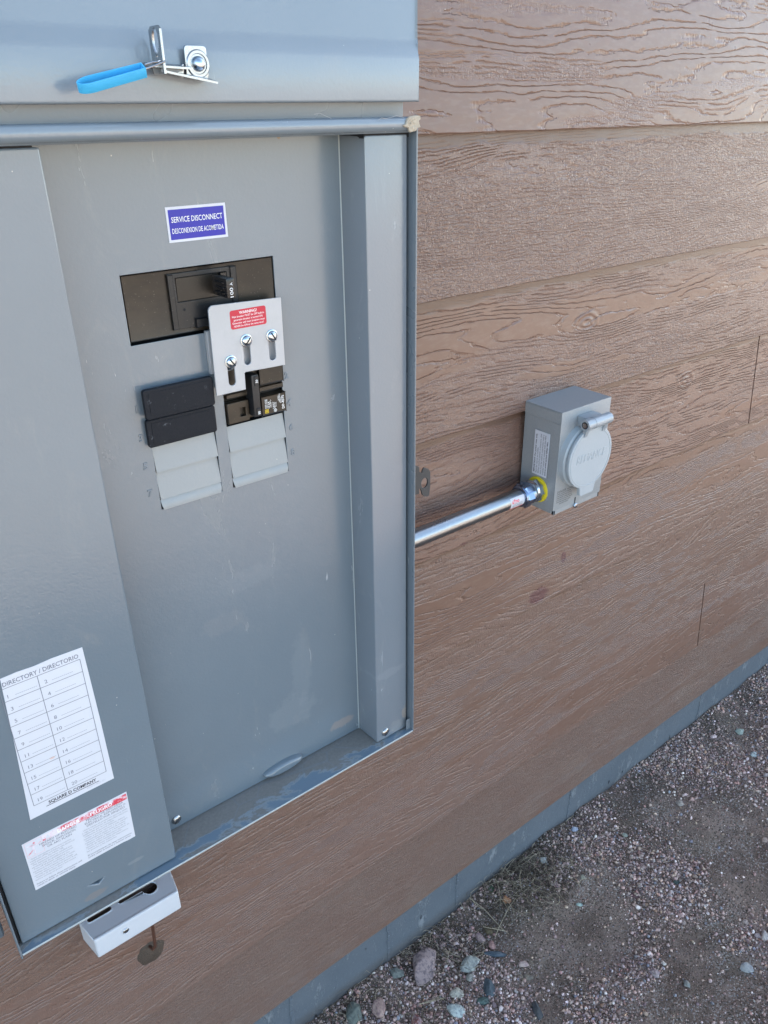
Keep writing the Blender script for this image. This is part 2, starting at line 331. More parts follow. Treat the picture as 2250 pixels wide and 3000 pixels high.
# ------------------------------------------------------------------ house: lap siding on a concrete foundation
H = .1738; Z0 = .1042; XL, XR = -3.2, 6.0
house = thing('house', 'brown wood-grain lap siding house wall above a grey concrete foundation strip', 'house', (0, .02, 0))
m = MB(); rn = random.Random(3)
joints = {6: [None], }
def board(k, x0, x1, j0=0.0, j1=0.0):                     # j0/j1: how far the joint leans over the height of the board
    zb = Z0 + k*H; zt = zb + H + .010; n = max(2, int((x1-x0)/.02)); ringv = []
    for i in range(n+1):
        f = i/n; x = x0+(x1-x0)*f; a = j0*(1-f)+j1*f
        wv = .0007*noise.noise(Vector((x*30, k*9.1, 0))) + .0005*noise.noise(Vector((x*140, k*4.1, 3))); wy = .0009*noise.noise(Vector((x*6, k*3.3, 7)))
        ringv.append([(x+a, .0125, zb+wv), (x+a, wy, zb+wv), (x+a, wy-.0008, zb+wv+.0012), (x-.0, .0140+wy, zt), (x-.0, .0200, zt)])
    vs = m._add([v for r_ in ringv for v in r_], [])
    for i in range(n):
        for q in range(5):
            a_, b_ = i*5+q, i*5+(q+1) % 5
            m.bm.faces.new([vs[a_], vs[b_], vs[b_+5], vs[a_+5]])
    m.bm.faces.new(vs[:5][::-1]); m.bm.faces.new(vs[-5:])
cuts = {k: [] for k in range(0, 19)}
cuts[4] = [(1.4190, .001)]; cuts[1] = [(1.4055, -.001)]    # the two butt joints seen in the photo (x at the top, lean at the bottom)
for k in range(19):
    xs = XL
    for (cx, ln) in cuts[k]:
        board(k, xs, cx-.0018, 0, ln); board(k, cx+.0018, XR, ln, 0); xs = None
    if xs is not None: board(k, XL, XR)
m.build('siding', M_SIDING, house, smooth=.5)
m = MB(); m.box(XL, XR, .021, 5.0, .09, 3.44); m.build('house_block', M_DARK, house)  # unseen house body, a solid block added to cast the shadow
m = MB(); m.box(XL-.3, XR+.3, -.02, 5.3, 3.445, 3.6, .01); m.build('roof', plain('roof_felt', (.06, .055, .05), .8), house)
m = MB()
m.box(XL, XR, .012, 4.9, -.5, .0885)
for x in (.335, .535, .70, 1.02, 1.50, 1.83, 2.1):         # rough seams of the form boards
    for i in range(14):
        z = -.05+.0115*i; m.box(x+rn.uniform(-.0015, .0015), x+.004+rn.uniform(0, .004), .0100+rn.uniform(0, .001), .0125, z, z+.0113, .0012, 1)
m.build('foundation', M_CONC, house)

# ------------------------------------------------------------------ electrical panel
DF, FR, LIP = .0917, .1257, .1347                          # distance from the wall: dead front, raised faces, outer lip
panel = thing('electrical_panel', 'open grey outdoor breaker panel with its door raised, mounted on brown siding', 'breaker panel', (.24, 0, .67))
XE0, XE1 = .0095, .4695
m = MB()
m.box(XE1-.0016, XE1, -LIP, .004, .6718, 1.334, .0005, 1)                     # right wall
m.box(XE0, XE0+.0016, -LIP-.001, .004, .6690, 1.334, .0005, 1)               # left wall
m.box(XE0+.0016, XE1-.0016, -.002, .003, .672, 1.334)                        # back
m.box(XE0+.0016, XE1-.0016, -.13, .0, 1.3345, 1.3365)
m.box(XE1-.0085, XE1-.0018, -LIP+.004, -LIP+.0048, .674, .690, .0003, 1)      # small corner tab
m.mi = 1; m.box(XE0+.0016, XE1-.0016, -.075, -.0725, .6745, 1.332)           # dark inside behind the dead front
m.box(XE0+.002, .1600, -.1245, -.0925, 1.3240, 1.3335); m.box(.4200, XE1-.002, -.1245, -.0925, 1.3240, 1.3335)  # near-black bars stand in for the shade above cover and post
m.build('enclosure', [M_ENC, M_DARK], panel)
m = MB(); m.box(XE0+.0018, XE1-.0018, -LIP+.0004, -.0025, .6722, .6736)
m.mi = 1; m.box(XE0+.0018, XE1-.002, -LIP-.0008, -LIP+.0002, .6722, .6744, .0003, 1)
m.build('bottom_tray', [M_TRAY, M_EDGE], panel)
# dead front with its openings
m = MB()
win = rect(.2140, .3468, 1.1828, 1.2364); bw = rect(.2876, .3466, 1.0975, 1.152); kl = rect(.2180, .2764, 1.0385, 1.1462); kr = rect(.2876, .3466, 1.0385, 1.0975)
m.flat(rect(.150, .4195, .6750, 1.3335), DF-.0014, DF, [win, rect(.2876, .3466, 1.0385, 1.152), kl], .0003, 1)
# embossed circuit numbers
for s_, x, z in (('1', .2100, 1.1290), ('3', .2100, 1.1042), ('5', .2100, 1.0790), ('7', .2100, 1.0540), ('2', .3517, 1.1288), ('4', .3523, 1.1028), ('6', .3528, 1.0787), ('8', .3527, 1.0536)):
    cu = bpy.data.curves.new('t', 'FONT'); cu.body = s_; cu.size = .0085; cu.extrude = .00022; cu.bevel_depth = .0004; cu.offset = -.0001; cu.align_x = 'CENTER'
    o = bpy.data.objects.new('t', cu); me = bpy.data.meshes.new_from_object(o); m.mesh(me, FRONT(DF) @ Matrix.Translation((x, z, .0001))); bpy.data.objects.remove(o)
# finger grip pressed out of the bottom edge
a = hy(*[450+775*.48222, 1950+605*.48222], DF)
def grip(cx, cz, L, hgt, d):
    seg = 24; rows = []
    for j in range(9):
        t_ = j/8; rows.append([(cx+L/2*math.cos(2*math.pi*i/seg)*(1-.45*t_**2) , -DF-d*math.sin(t_*math.pi/2), cz+hgt/2*math.sin(2*math.pi*i/seg)*(1-.55*t_**2)) for i in range(seg)])
    vs = m._add([v for r_ in rows for v in r_], [])
    for j in range(8):
        for i in range(seg): m.bm.faces.new([vs[j*seg+i], vs[j*seg+(i+1) % seg], vs[(j+1)*seg+(i+1) % seg], vs[(j+1)*seg+i]])
    m.bm.faces.new(vs[-seg:])
grip(a.x+.002, .6825, .052, .0135, .0075)
df = m.build('dead_front', M_PANEL, panel)
# knockout strips (each strip one tilted louvre with a rolled lower end)
m = MB()
for x0, x1, tops in ((.2184, .2760, [1.1460, 1.1238, 1.0984, 1.0730, 1.0476]), (.2880, .3462, [1.0970, 1.0730, 1.0476])):
    for i, zt in enumerate(tops):
        zb = tops[i+1] if i+1 < len(tops) else 1.0385
        if i+1 < len(tops):
            m._add([(x0, -DF+.0026, zt-.0004), (x1, -DF+.0026, zt-.0004), (x1, -DF-.0008, zb+.0005), (x0, -DF-.0008, zb+.0005), (x0, -DF+.0035, zb+.0002), (x1, -DF+.0035, zb+.0002)], [(0, 1, 2, 3), (3, 2, 5, 4)])
        else:
            n = 6; vv = []
            for j in range(n+1):
                q = j/n; z = zt-.0003-(zt-zb)*q; dd = DF-.0010+.0022*math.sin(q*math.pi*.55); ins = .0016*q**3
                vv += [(x0+ins, -dd, z), (x1-ins, -dd, z)]
            vv += [(x0+.002, -DF+.002, zb), (x1-.002, -DF+.002, zb)]
            m._add(vv, [(2*j, 2*j+1, 2*j+3, 2*j+2) for j in range(n+1)])
m.build('knockout_strips', M_KNOCK, panel, smooth=.4)
# raised post on the right
m = MB(); m.box(.4184, .4650, -FR, -DF+.004, .6748, 1.3262, .0016, 3, taper=lambda c: Vector((c.x+(.0020 if (c.x < .43 and c.y < -.11) else 0), c.y, c.z)))
m.mi = 1; m.box(.4178, .4184, -DF-.0012, -DF+.001, .675, 1.333, .0002, 1)
post = m.build('corner_post', [M_POST, M_EDGE], panel)
# left cover with directory and danger labels
m = MB(); m.flat(rrect(.0140, .1640, .6750, 1.3262, .0012, 2), FR-.0300, FR, [[(.0795, .7003), (.0885, .6962), (.0945, .7008)]], .0013, 2)
m.mi = 1; m.box(.030, .150, -FR+.012, -FR+.0135, .685, 1.32)
cover = m.build('wiring_cover', [M_DOOR, M_DARK], panel)
m = MB(); m.box(XE0+.002, .0134, -FR+.002, -FR+.0034, .676, 1.328); m.build('gap_shade', M_DARK, cover)  # near-black strip standing in for the shade beside the left cover
# directory label
m = MB(); L = FRONT(0); d1 = FR+.00025
out = [(.0578, .9569), (.0700, .9574), (.0830, .9567), (.0960, .9576), (.1215, .9570), (.1225, .8840), (.1227, .8104), (.0760, .8098), (.0493, .8093), (.0540, .8850)]
m.flat(out, FR-.0002, d1)
m.mi = 1; g0, g1, gt, gb, gm = .0550, .1176, .9468, .8222, .0835; e = d1+.00006
def hline(x0, x1, z, th, slope=0): m._add([L @ Vector(q) for q in ((x0, z-th/2, e), (x1, z-th/2+slope, e), (x1, z+th/2+slope, e), (x0, z+th/2, e))], [(0, 1, 2, 3)])
def vline(x, z0, z1, th): m._add([L @ Vector(q) for q in ((x-th/2, z0, e), (x+th/2, z0, e), (x+th/2, z1, e), (x-th/2, z1, e))], [(0, 1, 2, 3)])
rh = (gt-gb)/10; jit = random.Random(5)
for i in range(11): hline(g0, g1, gt-i*rh, .0005)
for x in (g0, g1, gm): vline(x, gb, gt, .0005)
m.text('DIRECTORY / DIRECTORIO', .0580, gt+.0018, .0042, e, width=.0590, bold=.012)
for i in range(10):
    for c_, x in ((0, g0), (1, gm)):
        m.mi = 1; m.text(str(2*i+1+c_), x+.0042, gt-(i+.80)*rh, .0037, e)
        for q in range(11): hline(x+.0100+q*.00155, x+.0112+q*.00155, gt-(i+.72)*rh, .00032)
m.mi = 2; m.text('SQUARE D COMPANY', .0665, gb-.0052, .0034, e, width=.0415, bold=.03); hline(.0640, .1100, gb-.0066, .0006)
m.mi = 3; m.text('40271-821-01', .0985, gb-.0095, .0022, e)
m.mi = 4; m.flat(circ(.0785, .8625, .0022, 10, .0012), d1, d1+.00003)
m.build('directory_label', [M_WHITE, M_INKG, M_INK, plain('pale_ink', (.45, .46, .5), .5), plain('smudge', (.66, .50, .46), .6)], cover, smooth=None)
# danger label
m = MB(); m.flat([(.0374, .7874), (.060, .7881), (.090, .7878), (.1306, .7884), (.1301, .758), (.1297, .7306), (.1230, .7303), (.1180, .7309), (.0371, .7296), (.0373, .76)], FR-.0002, d1)
m.mi = 1; m.flat(rect(.0540, .1298, .7800, .7866), d1, d1+.00004)
m.mi = 5
for pts in (rect(.0388, .0534, .7862, .7865), rect(.0388, .0534, .7690, .7693), rect(.0388, .0391, .7690, .7865), rect(.0531, .0534, .7690, .7865)): m.flat(pts, d1, d1+.00004)
m.mi = 1
def limb(pts, wd): 
    for (ax, az), (bx, bz) in zip(pts, pts[1:]):
        dx, dz = bx-ax, bz-az; l = math.hypot(dx, dz); nx, nz = -dz/l*wd/2, dx/l*wd/2
        m._add([L @ Vector((ax+nx, az+nz, e)), L @ Vector((bx+nx, bz+nz, e)), L @ Vector((bx-nx, bz-nz, e)), L @ Vector((ax-nx, az-nz, e))], [(0, 1, 2, 3)])
m.flat(circ(.0466, .7832, .0011, 12), d1, d1+.00005); limb([(.0455, .7815), (.0450, .7765)], .0020); limb([(.0452, .7812), (.0425, .7815), (.0403, .7825)], .0008)
limb([(.0460, .7812), (.0490, .7800), (.0520, .7815)], .0009); limb([(.0452, .7765), (.0462, .7735), (.0450, .7705)], .0009); limb([(.0447, .7768), (.0430, .7745), (.0398, .7722)], .0012)
m.mi = 0; m._add([L @ Vector(q) for q in ((.0562, .7806, e), (.0606, .7806, e), (.0584, .7856, e))], [(0, 1, 2)])
m.mi = 4; m.text('DANGER', .0668, .7812, .0040, e, bold=.02, width=.0195); m.text('PELIGRO', .0960, .7812, .0040, e, bold=.02, width=.0200)
m.mi = 2
for i, s_ in enumerate(('HAZARD OF ELECTRIC', 'SHOCK, EXPLOSION', 'OR ARC FLASH')): m.text(s_, .0665 if i < 1 else .0665, .7772-i*.0032, .0023, e, align='CENTER', bold=.01)
for i, s_ in enumerate(('PELIGRO DE DESCARGA', 'ELÉCTRICA, EXPLOSIÓN O', 'DESTELLO POR ARQUEO')): m.text(s_, .1085, .7775-i*.0032, .0023, e, align='CENTER', bold=.01)
m.mi = 3
en = ['· Apply appropriate personal protective', '  equipment (PPE) and follow safe electrical', '  work practices. See NFPA 70E.', '· This equipment must be installed and', '  serviced only by qualified personnel.', '· Turn off all power supplying this', '  equipment before working on or inside.', '· Always use a properly rated voltage', '  sensing device to confirm power is off.', '· Replace all devices, doors and covers', '  before turning on power.']
es = ['· Utilice equipo de protección personal (EPP)', '  y siga las prácticas de seguridad eléctrica', '  establecidas por su Compañía.', '· Solamente el personal calificado deberá', '  instalar y prestar servicio a este equipo.', '· Desenergice el equipo antes de realizar', '  cualquier trabajo dentro o fuera de él.', '· Siempre utilice un dispositivo detector de', '  tensión de valor nominal adecuado.', '· Vuelva a colocar todos los dispositivos,', '  las puertas y las cubiertas.']
for i, s_ in enumerate(en): m.text(s_, .0395, .7662-i*.00262, .00165, e, width=min(.0385, len(s_)*.00092))
for i, s_ in enumerate(es): m.text(s_, .0855, .7678-i*.00262, .00165, e, width=min(.0425, len(s_)*.00094))
m.mi = 2; m.text('Failure to follow these instructions will', .0395, .7350, .0018, e, width=.040, bold=.01); m.text('result in death or serious injury.', .0395, .7325, .0018, e, width=.034, bold=.01)
m.text('El incumplimiento de estas instrucciones', .0855, .7365, .0018, e, width=.0415, bold=.01); m.text('podrá causar la muerte o lesiones serias.', .0855, .7340, .0018, e, width=.0405, bold=.01)
m.build('danger_label', [M_WHITE, M_FRED, M_INKG, plain('fine_print', (.25, .26, .30), .5), M_WINK, plain('faded_rule', (.70, .42, .45), .5)], cover, smooth=None)
# service disconnect label
m = MB(); m.flat(rect(.2567, .3069, 1.2556, 1.2812), DF-.0002, DF+.0003); m.mi = 1; m.flat(rect(.2584, .3050, 1.2575, 1.2792), DF, DF+.00042)
m.mi = 2; m.text('SERVICE DISCONNECT', .2817, 1.2700, .0036, DF+.0009, width=.0430, align='CENTER', bold=.006, vs=1.15); m.text('DESCONEXION DE ACOMETIDA', .2817, 1.2620, .0032, DF+.0009, width=.0435, align='CENTER', bold=.004, vs=1.2)
m.build('service_disconnect_label', [M_WHITE, M_BLUE, M_WINK], panel, smooth=None)
# main breaker
def O(d): return -(DF+d)
m = MB()
m.box(.2152, .3464, O(-.006), O(-.0022), 1.1852, 1.2355, .0012, 2)
m.mi = 1
m.flat(rect(.2512, .3110, 1.1888, 1.2325), DF-.0025, DF-.0009, [rect(.2578, .3015, 1.2100, 1.2290)], .0004, 1)
m.box(.2705, .2850, O(-.002), O(.0012), 1.1885, 1.1955, .0006, 1)
m.box(.2512, .2556, O(-.0012), O(-.0002), 1.1892, 1.2318, .0003, 1)
m.box(.3060, .3110, O(-.0012), O(.0000), 1.1892, 1.2322, .0003, 1)
m.mi = 0; m.box(.2582, .2900, O(-.0024), O(-.0014), 1.2104, 1.2286, .0002, 1)
m.mi = 2; m.cyl((.2625, O(-.0008), 1.2038), (.2625, O(-.00075), 1.2038), .0011)
m.mi = 3; m.text('O/OFF', .2572, 1.2118, .0024, DF-.0007, rot=R(90), width=.0140)
mb = m.build('main_breaker', [M_BAK, M_BLK, M_DARK, plain('moulded_letters', (.05, .05, .055), .35)], panel)
m = MB(); m.box(.2892, .2965, -(DF+.0235), O(-.002), 1.2124, 1.2280, .0012, 2)
for z in (1.2160, 1.2200, 1.2240): m.box(.2882, .2893, -(DF+.020), O(.004), z-.0007, z+.0007, .0003, 1)
m.box(.2965, .3020, O(-.003), O(.0005), 1.2115, 1.2288, .0004, 1)
m.mi = 1; m.text('100', .2946, 1.2133, .0030, DF+.0237, rot=R(90), width=.0075); m.text('A', .2946, 1.2225, .0024, DF+.0237, rot=R(90))
m.build('breaker_handle', [M_GLOSS, M_WINK], mb)
# two-pole generator breaker
m = MB()
m.box(.2878, .3464, O(-.008), O(-.0010), 1.1262, 1.1490, .0008, 1); m.box(.2878, .3464, O(-.012), O(-.006), 1.0985, 1.1265, .0005, 1)
m.box(.3225, .3466, O(-.004), O(.0028), 1.1290, 1.1500, .0006, 1)
m.box(.3225, .3464, O(-.006), O(.0010), 1.1225, 1.1265, .0004, 1)
m.box(.3215, .3463, O(-.006), O(.0042), 1.1010, 1.1185, .0007, 1)
m.flat(rect(.2886, .3095, 1.1002, 1.1190), DF-.004, DF+.0032, [rect(.3005, .3060, 1.1050, 1.1130)], .0005, 1)
m.box(.2995, .3070, O(-.005), O(-.001), 1.104, 1.114); m.box(.2900, .3100, O(-.004), O(.0005), 1.1225, 1.1262, .0004, 1)
m.mi = 1; b_ = FRONT(0); e2 = DF+.0044
m.flat(rrect(.3246, .3282, 1.1026, 1.1062, .0004, 2), e2-.0001, e2, [rect(.3250, .3278, 1.1030, 1.1058)]); m.flat(rect(.3255, .3273, 1.1035, 1.1053), e2-.0001, e2, [rect(.3261, .3268, 1.1040, 1.1048)])
m.mi = 2
for s_, u, v, sz in (('TYPE HOM', .3262, 1.1070, .0013), ('TIPO HOM', .3276, 1.1070, .0013), ('10 kA', .3298, 1.1070, .0020), ('120/240 V~', .3314, 1.1072, .0012), ('CURRENT', .3338, 1.1052, .0011), ('LIMITING', .3352, 1.1052, .0011), ('CU AL', .3366, 1.1066, .0012),
                     ('LISTED', .3396, 1.1118, .0012), ('SWD HACR', .3408, 1.1100, .0012), ('60/75°C', .3420, 1.1090, .0012), ('DP-4075', .3448, 1.1035, .0026)):
    m.text(s_, u, v, sz, e2, rot=R(90), bold=.01)
m.flat(circ(.3352, 1.1036, .0015, 18), e2-.0001, e2, [circ(.3352, 1.1036, .0011, 18)]); m.flat(circ(.3352, 1.1036, .0006, 8), e2-.0001, e2)
gb_ = m.build('generator_breaker', [M_BAK, M_YEL, M_WINK], panel)
m = MB(); m.box(.3105, .3174, -(DF+.0105), O(-.004), 1.1040, 1.1422, .0009, 2); m.box(.3128, .3172, -(DF+.0113), -(DF+.0100), 1.1325, 1.1412, .0004, 1); m.box(.3128, .3172, -(DF+.0113), -(DF+.0100), 1.1048, 1.1118, .0004, 1)
m.mi = 1; m.text('50', .3160, 1.1350, .0022, DF+.0114, rot=R(90), bold=.02); m.text('50', .3160, 1.1063, .0022, DF+.0114, rot=R(90), bold=.02)
m.build('tie_handle', [M_BLK, M_WINK], gb_)
# interlock plate
m = MB()
th0, th1 = DF+.0103, DF+.0120
op = [(.2759, 1.1318), (.3036, 1.1318), (.3039, 1.1462), (.3050, 1.1468), (.3442, 1.1457), (.3447, 1.2042), (.2810, 1.2066), (.2792, 1.2062), (.2778, 1.2050), (.2769, 1.2032)]
m.flat(op, th0, th1, [slot(.3080, 1.1526, 1.1760, .0033), slot(.3325, 1.1520, 1.1760, .0033), slot(.2916, 1.1376, 1.1610, .0033)], .0003, 1)
m.flat(rect(.2764, .3425, 1.1490, 1.1850), DF+.0002, DF+.0055, [rect(.2880, .2955, 1.1495, 1.1585)], .0005, 1)
m.cyl((.308, O(0), 1.1736), (.308, -th0, 1.1736), .0022); m.cyl((.3327, O(0), 1.1735), (.3327, -th0, 1.1735), .0022); m.cyl((.2918, O(0), 1.1584), (.2918, -th0, 1.1584), .0022)
ip = m.build('interlock_plate', M_PLATE, panel)
m = MB(); m.flat(rrect(.2953, .3290, 1.1845, 1.2000, .0020), th1-.0001, th1+.00015); m.mi = 1; e3 = th1+.00022
m.text('WARNING!', .3121, 1.1964, .0024, e3, align='CENTER', bold=.01, width=.0165)
for i, (s_, wd) in enumerate((('Main breaker MUST be OFF before', .0300), ('generator breaker is turned ON.', .0275), ('Generator and main breakers must', .0305), ('NEVER be ON at the same time!', .0280))):
    m.text(s_, .3121, 1.1938-i*.0026, .0017, e3, align='CENTER', bold=.0, width=wd)
m.build('warning_label', [M_RED, M_WINK], ip, smooth=None)
def pan_head(mm, x, z, depth, r, hgt, slotang, phil=True, slotw=.16):
    mm.lathe((x, -depth, z), (0, -1, 0), [(0, r), (hgt*.35, r*.98), (hgt*.7, r*.82), (hgt*.95, r*.50), (hgt, r*.30)], 28)
    mm.mi = 1
    for a in ((slotang, slotang+90) if phil else (slotang,)):
        ca, sa = math.cos(R(a)), math.sin(R(a)); l = r*(.55 if phil else .86); wd = r*slotw
        mm._add([(x+ca*l-sa*wd, -depth-hgt*1.02, z+sa*l+ca*wd), (x-ca*l-sa*wd, -depth-hgt*1.02, z-sa*l+ca*wd), (x-ca*l+sa*wd, -depth-hgt*1.02, z-sa*l-ca*wd), (x+ca*l+sa*wd, -depth-hgt*1.02, z+sa*l-ca*wd)], [(0, 1, 2, 3)])
    mm.mi = 0
for x, z, a_ in ((.3081, 1.1736, 50), (.3328, 1.1735, 120), (.2919, 1.1584, -55)):
    m = MB(); m.lathe((x, -th1, z), (0, -1, 0), [(0, .0055), (.0007, .0054), (.0010, .0046)], 28); pan_head(m, x, z, th1+.0008, .0046, .0028, a_, False, .13); m.build('screw', [M_CHROME, M_DARK], ip)
# filler plates over spaces 1 and 3
def filler(x0, x1, z0, z1, d0, d1_):
    m = MB(); m.flat(rrect(x0, x1, z0, z1, .0022), d0, d1_, (), .0008, 2); m.flat(rrect(x0+.0042, x1-.0040, z0+.0028, z1-.0028, .0018), d1_-.0002, d1_+.00035, (), .0002, 1)
    m.box(x0+.004, x1-.001, -d0, O(-.004), z0+.003, z1-.003); return m.build('blank_filler', M_FILL, panel)
filler(.2139, .2754, 1.1234, 1.1486, DF+.0050, DF+.0090); filler(.2140, .2758, 1.0984, 1.1222, DF+.0018, DF+.0058)
# cover screws
for x, z, d, a_, pr in ((.1812, .6862, DF, 45, df), (.4328, .6850, FR, 55, post)):
    m = MB(); pan_head(m, x, z, d, .0052, .0026, a_, False, .10); m.build('screw', [M_ZINC, M_DARK], pr)
# top rail and the raised meter cover above it
m = MB()
prof = []
for i in range(13):
    a_ = R(-100+210*i/12); prof.append((.1330+.0056*math.cos(a_), 1.3341+.0054*math.sin(a_)))
prof = [(.118, 1.3270), (.130, 1.3275)] + prof + [(.1185, 1.3380)]
vs = m._add([(x, -d, z) for x in (XE0-.03, .4650) for d, z in prof], []); n = len(prof)
for i in range(n): m.bm.faces.new([vs[i], vs[(i+1) % n], vs[n+(i+1) % n], vs[n+i]])
m.bm.faces.new(vs[:n]); m.bm.faces.new(vs[n:])
m.box(XE0+.002, .4672, -.110, -.09, 1.3300, 1.3340)
m.build('top_rail', M_COVER, panel, smooth=.5)
m = MB(); m.box(-.06, .4665, -.1190, .004, 1.3372, 1.66, .0008, 1); m.build('meter_housing', M_ENC, panel)
m = MB()
pr = [(.030, 1.3500), (.1365, 1.3500), (.1365, 1.3800), (.1357, 1.3838), (.1322, 1.3905), (.1312, 1.3945), (.1308, 1.70), (.030, 1.70)]
xr = [.4690, .4694, .4694, .4692, .4688, .4686, .4686, .4686]
n = len(pr); vs = m._add([(-.08, -d, z) for d, z in pr]+[(xr[i], -d, z) for i, (d, z) in enumerate(pr)], [])
fs = [m.bm.faces.new([vs[i], vs[(i+1) % n], vs[n+(i+1) % n], vs[n+i]]) for i in range(n)]; m.bm.faces.new(vs[:n]); m.bm.faces.new(vs[n:])
bmesh.ops.bevel(m.bm, geom=[e_ for e_ in m.bm.edges if all(abs(v.co.x-.469) < .003 for v in e_.verts) and all(v.co.y < -.12 for v in e_.verts)] + [e_ for e_ in m.bm.edges if all(abs(v.co.z-1.35) < 1e-4 and v.co.y < -.13 for v in e_.verts)], offset=.0022, segments=3, affect='EDGES', profile=.6)
mc = m.build('meter_cover', M_COVER, panel, smooth=.7)
# hasp on the meter cover
def zh(x, y): return 200+x*.28933, 50+y*.28933
CV = .1365; q = lambda x, y, d: hy(*zh(x, y), d)
A, B = q(1165, 290, CV+.004), q(1420, 610, CV+.004); px0, px1, pz1, pz0 = A.x, B.x, A.z+.0005, B.z-.001
m = MB(); cxh, czh = (px0+px1)/2+.001, (pz0+pz1)/2-.001
m.flat(rrect(px0, px1, pz0, pz1, .0022), CV+.0030, CV+.0045, (), .0004, 1)
m.lathe((cxh, -CV-.0044, czh), (0, -1, 0), [(0, .0086), (.0010, .0078), (.0010, .0062), (.0002, .0058)], 28)
# bottom flange sticking out, sloping down to the right
fA, fB = q(945, 530, CV+.016), q(1515, 655, CV+.016)
fl = [(fA.x, -CV-.0160, fA.z), (fB.x, -CV-.0160, fB.z), (px1+.001, -CV-.0035, pz0+.0004), (px0-.013, -CV-.0035, pz0+.004)]
m._add([Vector(v) for v in fl]+[Vector(v)-Vector((0, 0, .0013)) for v in fl], [(0, 1, 2, 3), (7, 6, 5, 4), (0, 4, 5, 1), (1, 5, 6, 2), (2, 6, 7, 3), (3, 7, 4, 0)])
hp = m.build('hasp', M_ZINC, mc)
m = MB(); m.lathe((cxh, -CV-.0046, czh), (0, -1, 0), [(0, .0046), (.0012, .0046), (.0034, .0036), (.0046, .0020), (.0049, .0006)], 28); m.build('bolt_head', M_CHROME, hp)
# upright tab of the hasp with its eye, standing square to the cover
T0 = q(838, 300, CV+.002); ty = lambda u: -(CV+.002)-u; tx = T0.x
zt = q(900, 90, CV+.010).z; zb = q(900, 470, CV+.010).z
S = face_m((0, -1, 0), (0, 0, 1), (tx, -(CV+.0025), 0))               # u = outwards, v = up
m = MB(); tw = .0165
eye = circ(tw*.52, zb+(zt-zb)*.60, .0045, 24, .0072); pin = circ(tw*.50, zb+(zt-zb)*.18, .0011, 12)
m.flat([(0, zb-.006), (tw, zb-.006), (tw, zt-.002), (tw-.003, zt), (.003, zt), (0, zt-.002)], -.0008, .0008, [eye, pin], .0002, 1, base=S)
Ft = [(tx-.006, -CV-.0010, zb+.001), (tx-.006, -CV-.0150, zb-.001), (px0+.001, -CV-.0130, zb-.002), (px0+.001, -CV-.0010, zb+.000)]
m._add([Vector(v) for v in Ft]+[Vector(v)-Vector((0, 0, .0012)) for v in Ft], [(0, 1, 2, 3), (7, 6, 5, 4), (0, 4, 5, 1), (1, 5, 6, 2), (2, 6, 7, 3), (3, 7, 4, 0)])
m.build('padlock_tab', M_ZINC, mc)
m = MB(); fq = [q(*v, CV+.0105) for v in ((850, 500), (1140, 492), (1165, 545), (1050, 572), (870, 580))]
m.flat([(v.x, v.z) for v in fq], CV+.0090, CV+.0105, (), .0002, 1)
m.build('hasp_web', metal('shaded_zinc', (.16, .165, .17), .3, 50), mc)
m = MB(); fq = [q(*v, CV+.0045) for v in ((1170, 470), (1170, 612), (1040, 580), (1070, 545), (1130, 490))]
m.flat([(v.x, v.z) for v in fq], CV+.0031, CV+.0046, (), .0003, 1); m.build('hasp_arm', M_ZINC, mc)
# steel tab on the right side of the enclosure
m = MB(); tq = lambda x, y: hy(1150+x*.2833, 1350+y*.2833, .055)
ol = [tq(*v) for v in ((268, 335), (268, 288), (283, 285), (303, 352), (320, 364), (352, 366), (372, 352), (383, 250), (383, 110), (362, 78), (318, 66), (303, 92), (298, 122), (270, 108), (270, 62), (240, 48))]
xa = XE1-.001; hc = tq(323, 225)
m.flat([(xa, ol[0].z-.0005)]+[(v.x, v.z) for v in ol]+[(xa, ol[-1].z+.001)], .0545, .0565, [circ(hc.x, hc.z, .0050, 20, .0066)], .0003, 1)
m.box(XE1-.0005, XE1+.0010, -.0565, -.030, ol[0].z, ol[-1].z, .0003, 1)
m.build('mounting_tab', plain('dull_zinc', (.045, .048, .052), .45, .0), panel)
# beige scrap of dried mud on the corner
m = MB(); sc5 = lambda x, y: (950+x*.21097, 300+y*.21097)
pts = [(1155, 220), (1200, 190), (1280, 178), (1330, 185), (1335, 235), (1310, 255), (1320, 300), (1335, 340), (1295, 358), (1275, 390), (1240, 402), (1195, 418), (1175, 400), (1165, 350), (1120, 345), (1095, 320), (1130, 300)]
ol = [hy(*sc5(*p_), .1395) for p_ in pts]
m.flat([(v.x, v.z) for v in ol], .1378, .1402, (), .0007, 2)
for i in range(9): a_ = hy(*sc5(random.uniform(1180, 1300), random.uniform(210, 380)), .1400); m.lathe((a_.x, -.1398, a_.z), (0, -1, 0), [(0, .0018), (.0005, .0016), (.0009, .0008)], 9)
tag(m.build('mud_scrap', M_PUTTY), 'torn beige scrap of dried mud stuck on the top right corner of the grey panel', 'mud scrap')
m = MB(); c_ = [hy(950+x*.21097, 300+y*.21097, .1385) for x, y in ((-140, 165), (-60, 150), (0, 180), (60, 205), (100, 225))]; m.tube(c_, .00016, 5)
tag(m.build('cobweb', M_COBWEB), 'single short cobweb thread standing above the middle of the top rail', 'cobweb'); m = MB()
c_ = [hy(950+x*.21097, 300+y*.21097, .1390) for x, y in ((740, 250), (800, 215), (850, 225), (940, 205), (1000, 185), (1070, 200), (1110, 212))]; m.tube(c_, [.0001, .0003, .00025, .0002, .0004, .0002, .0001], 5)
tag(m.build('cobweb', M_COBWEB), 'pale cobweb wisps by the beige mud scrap on the rolled top rail', 'cobweb')
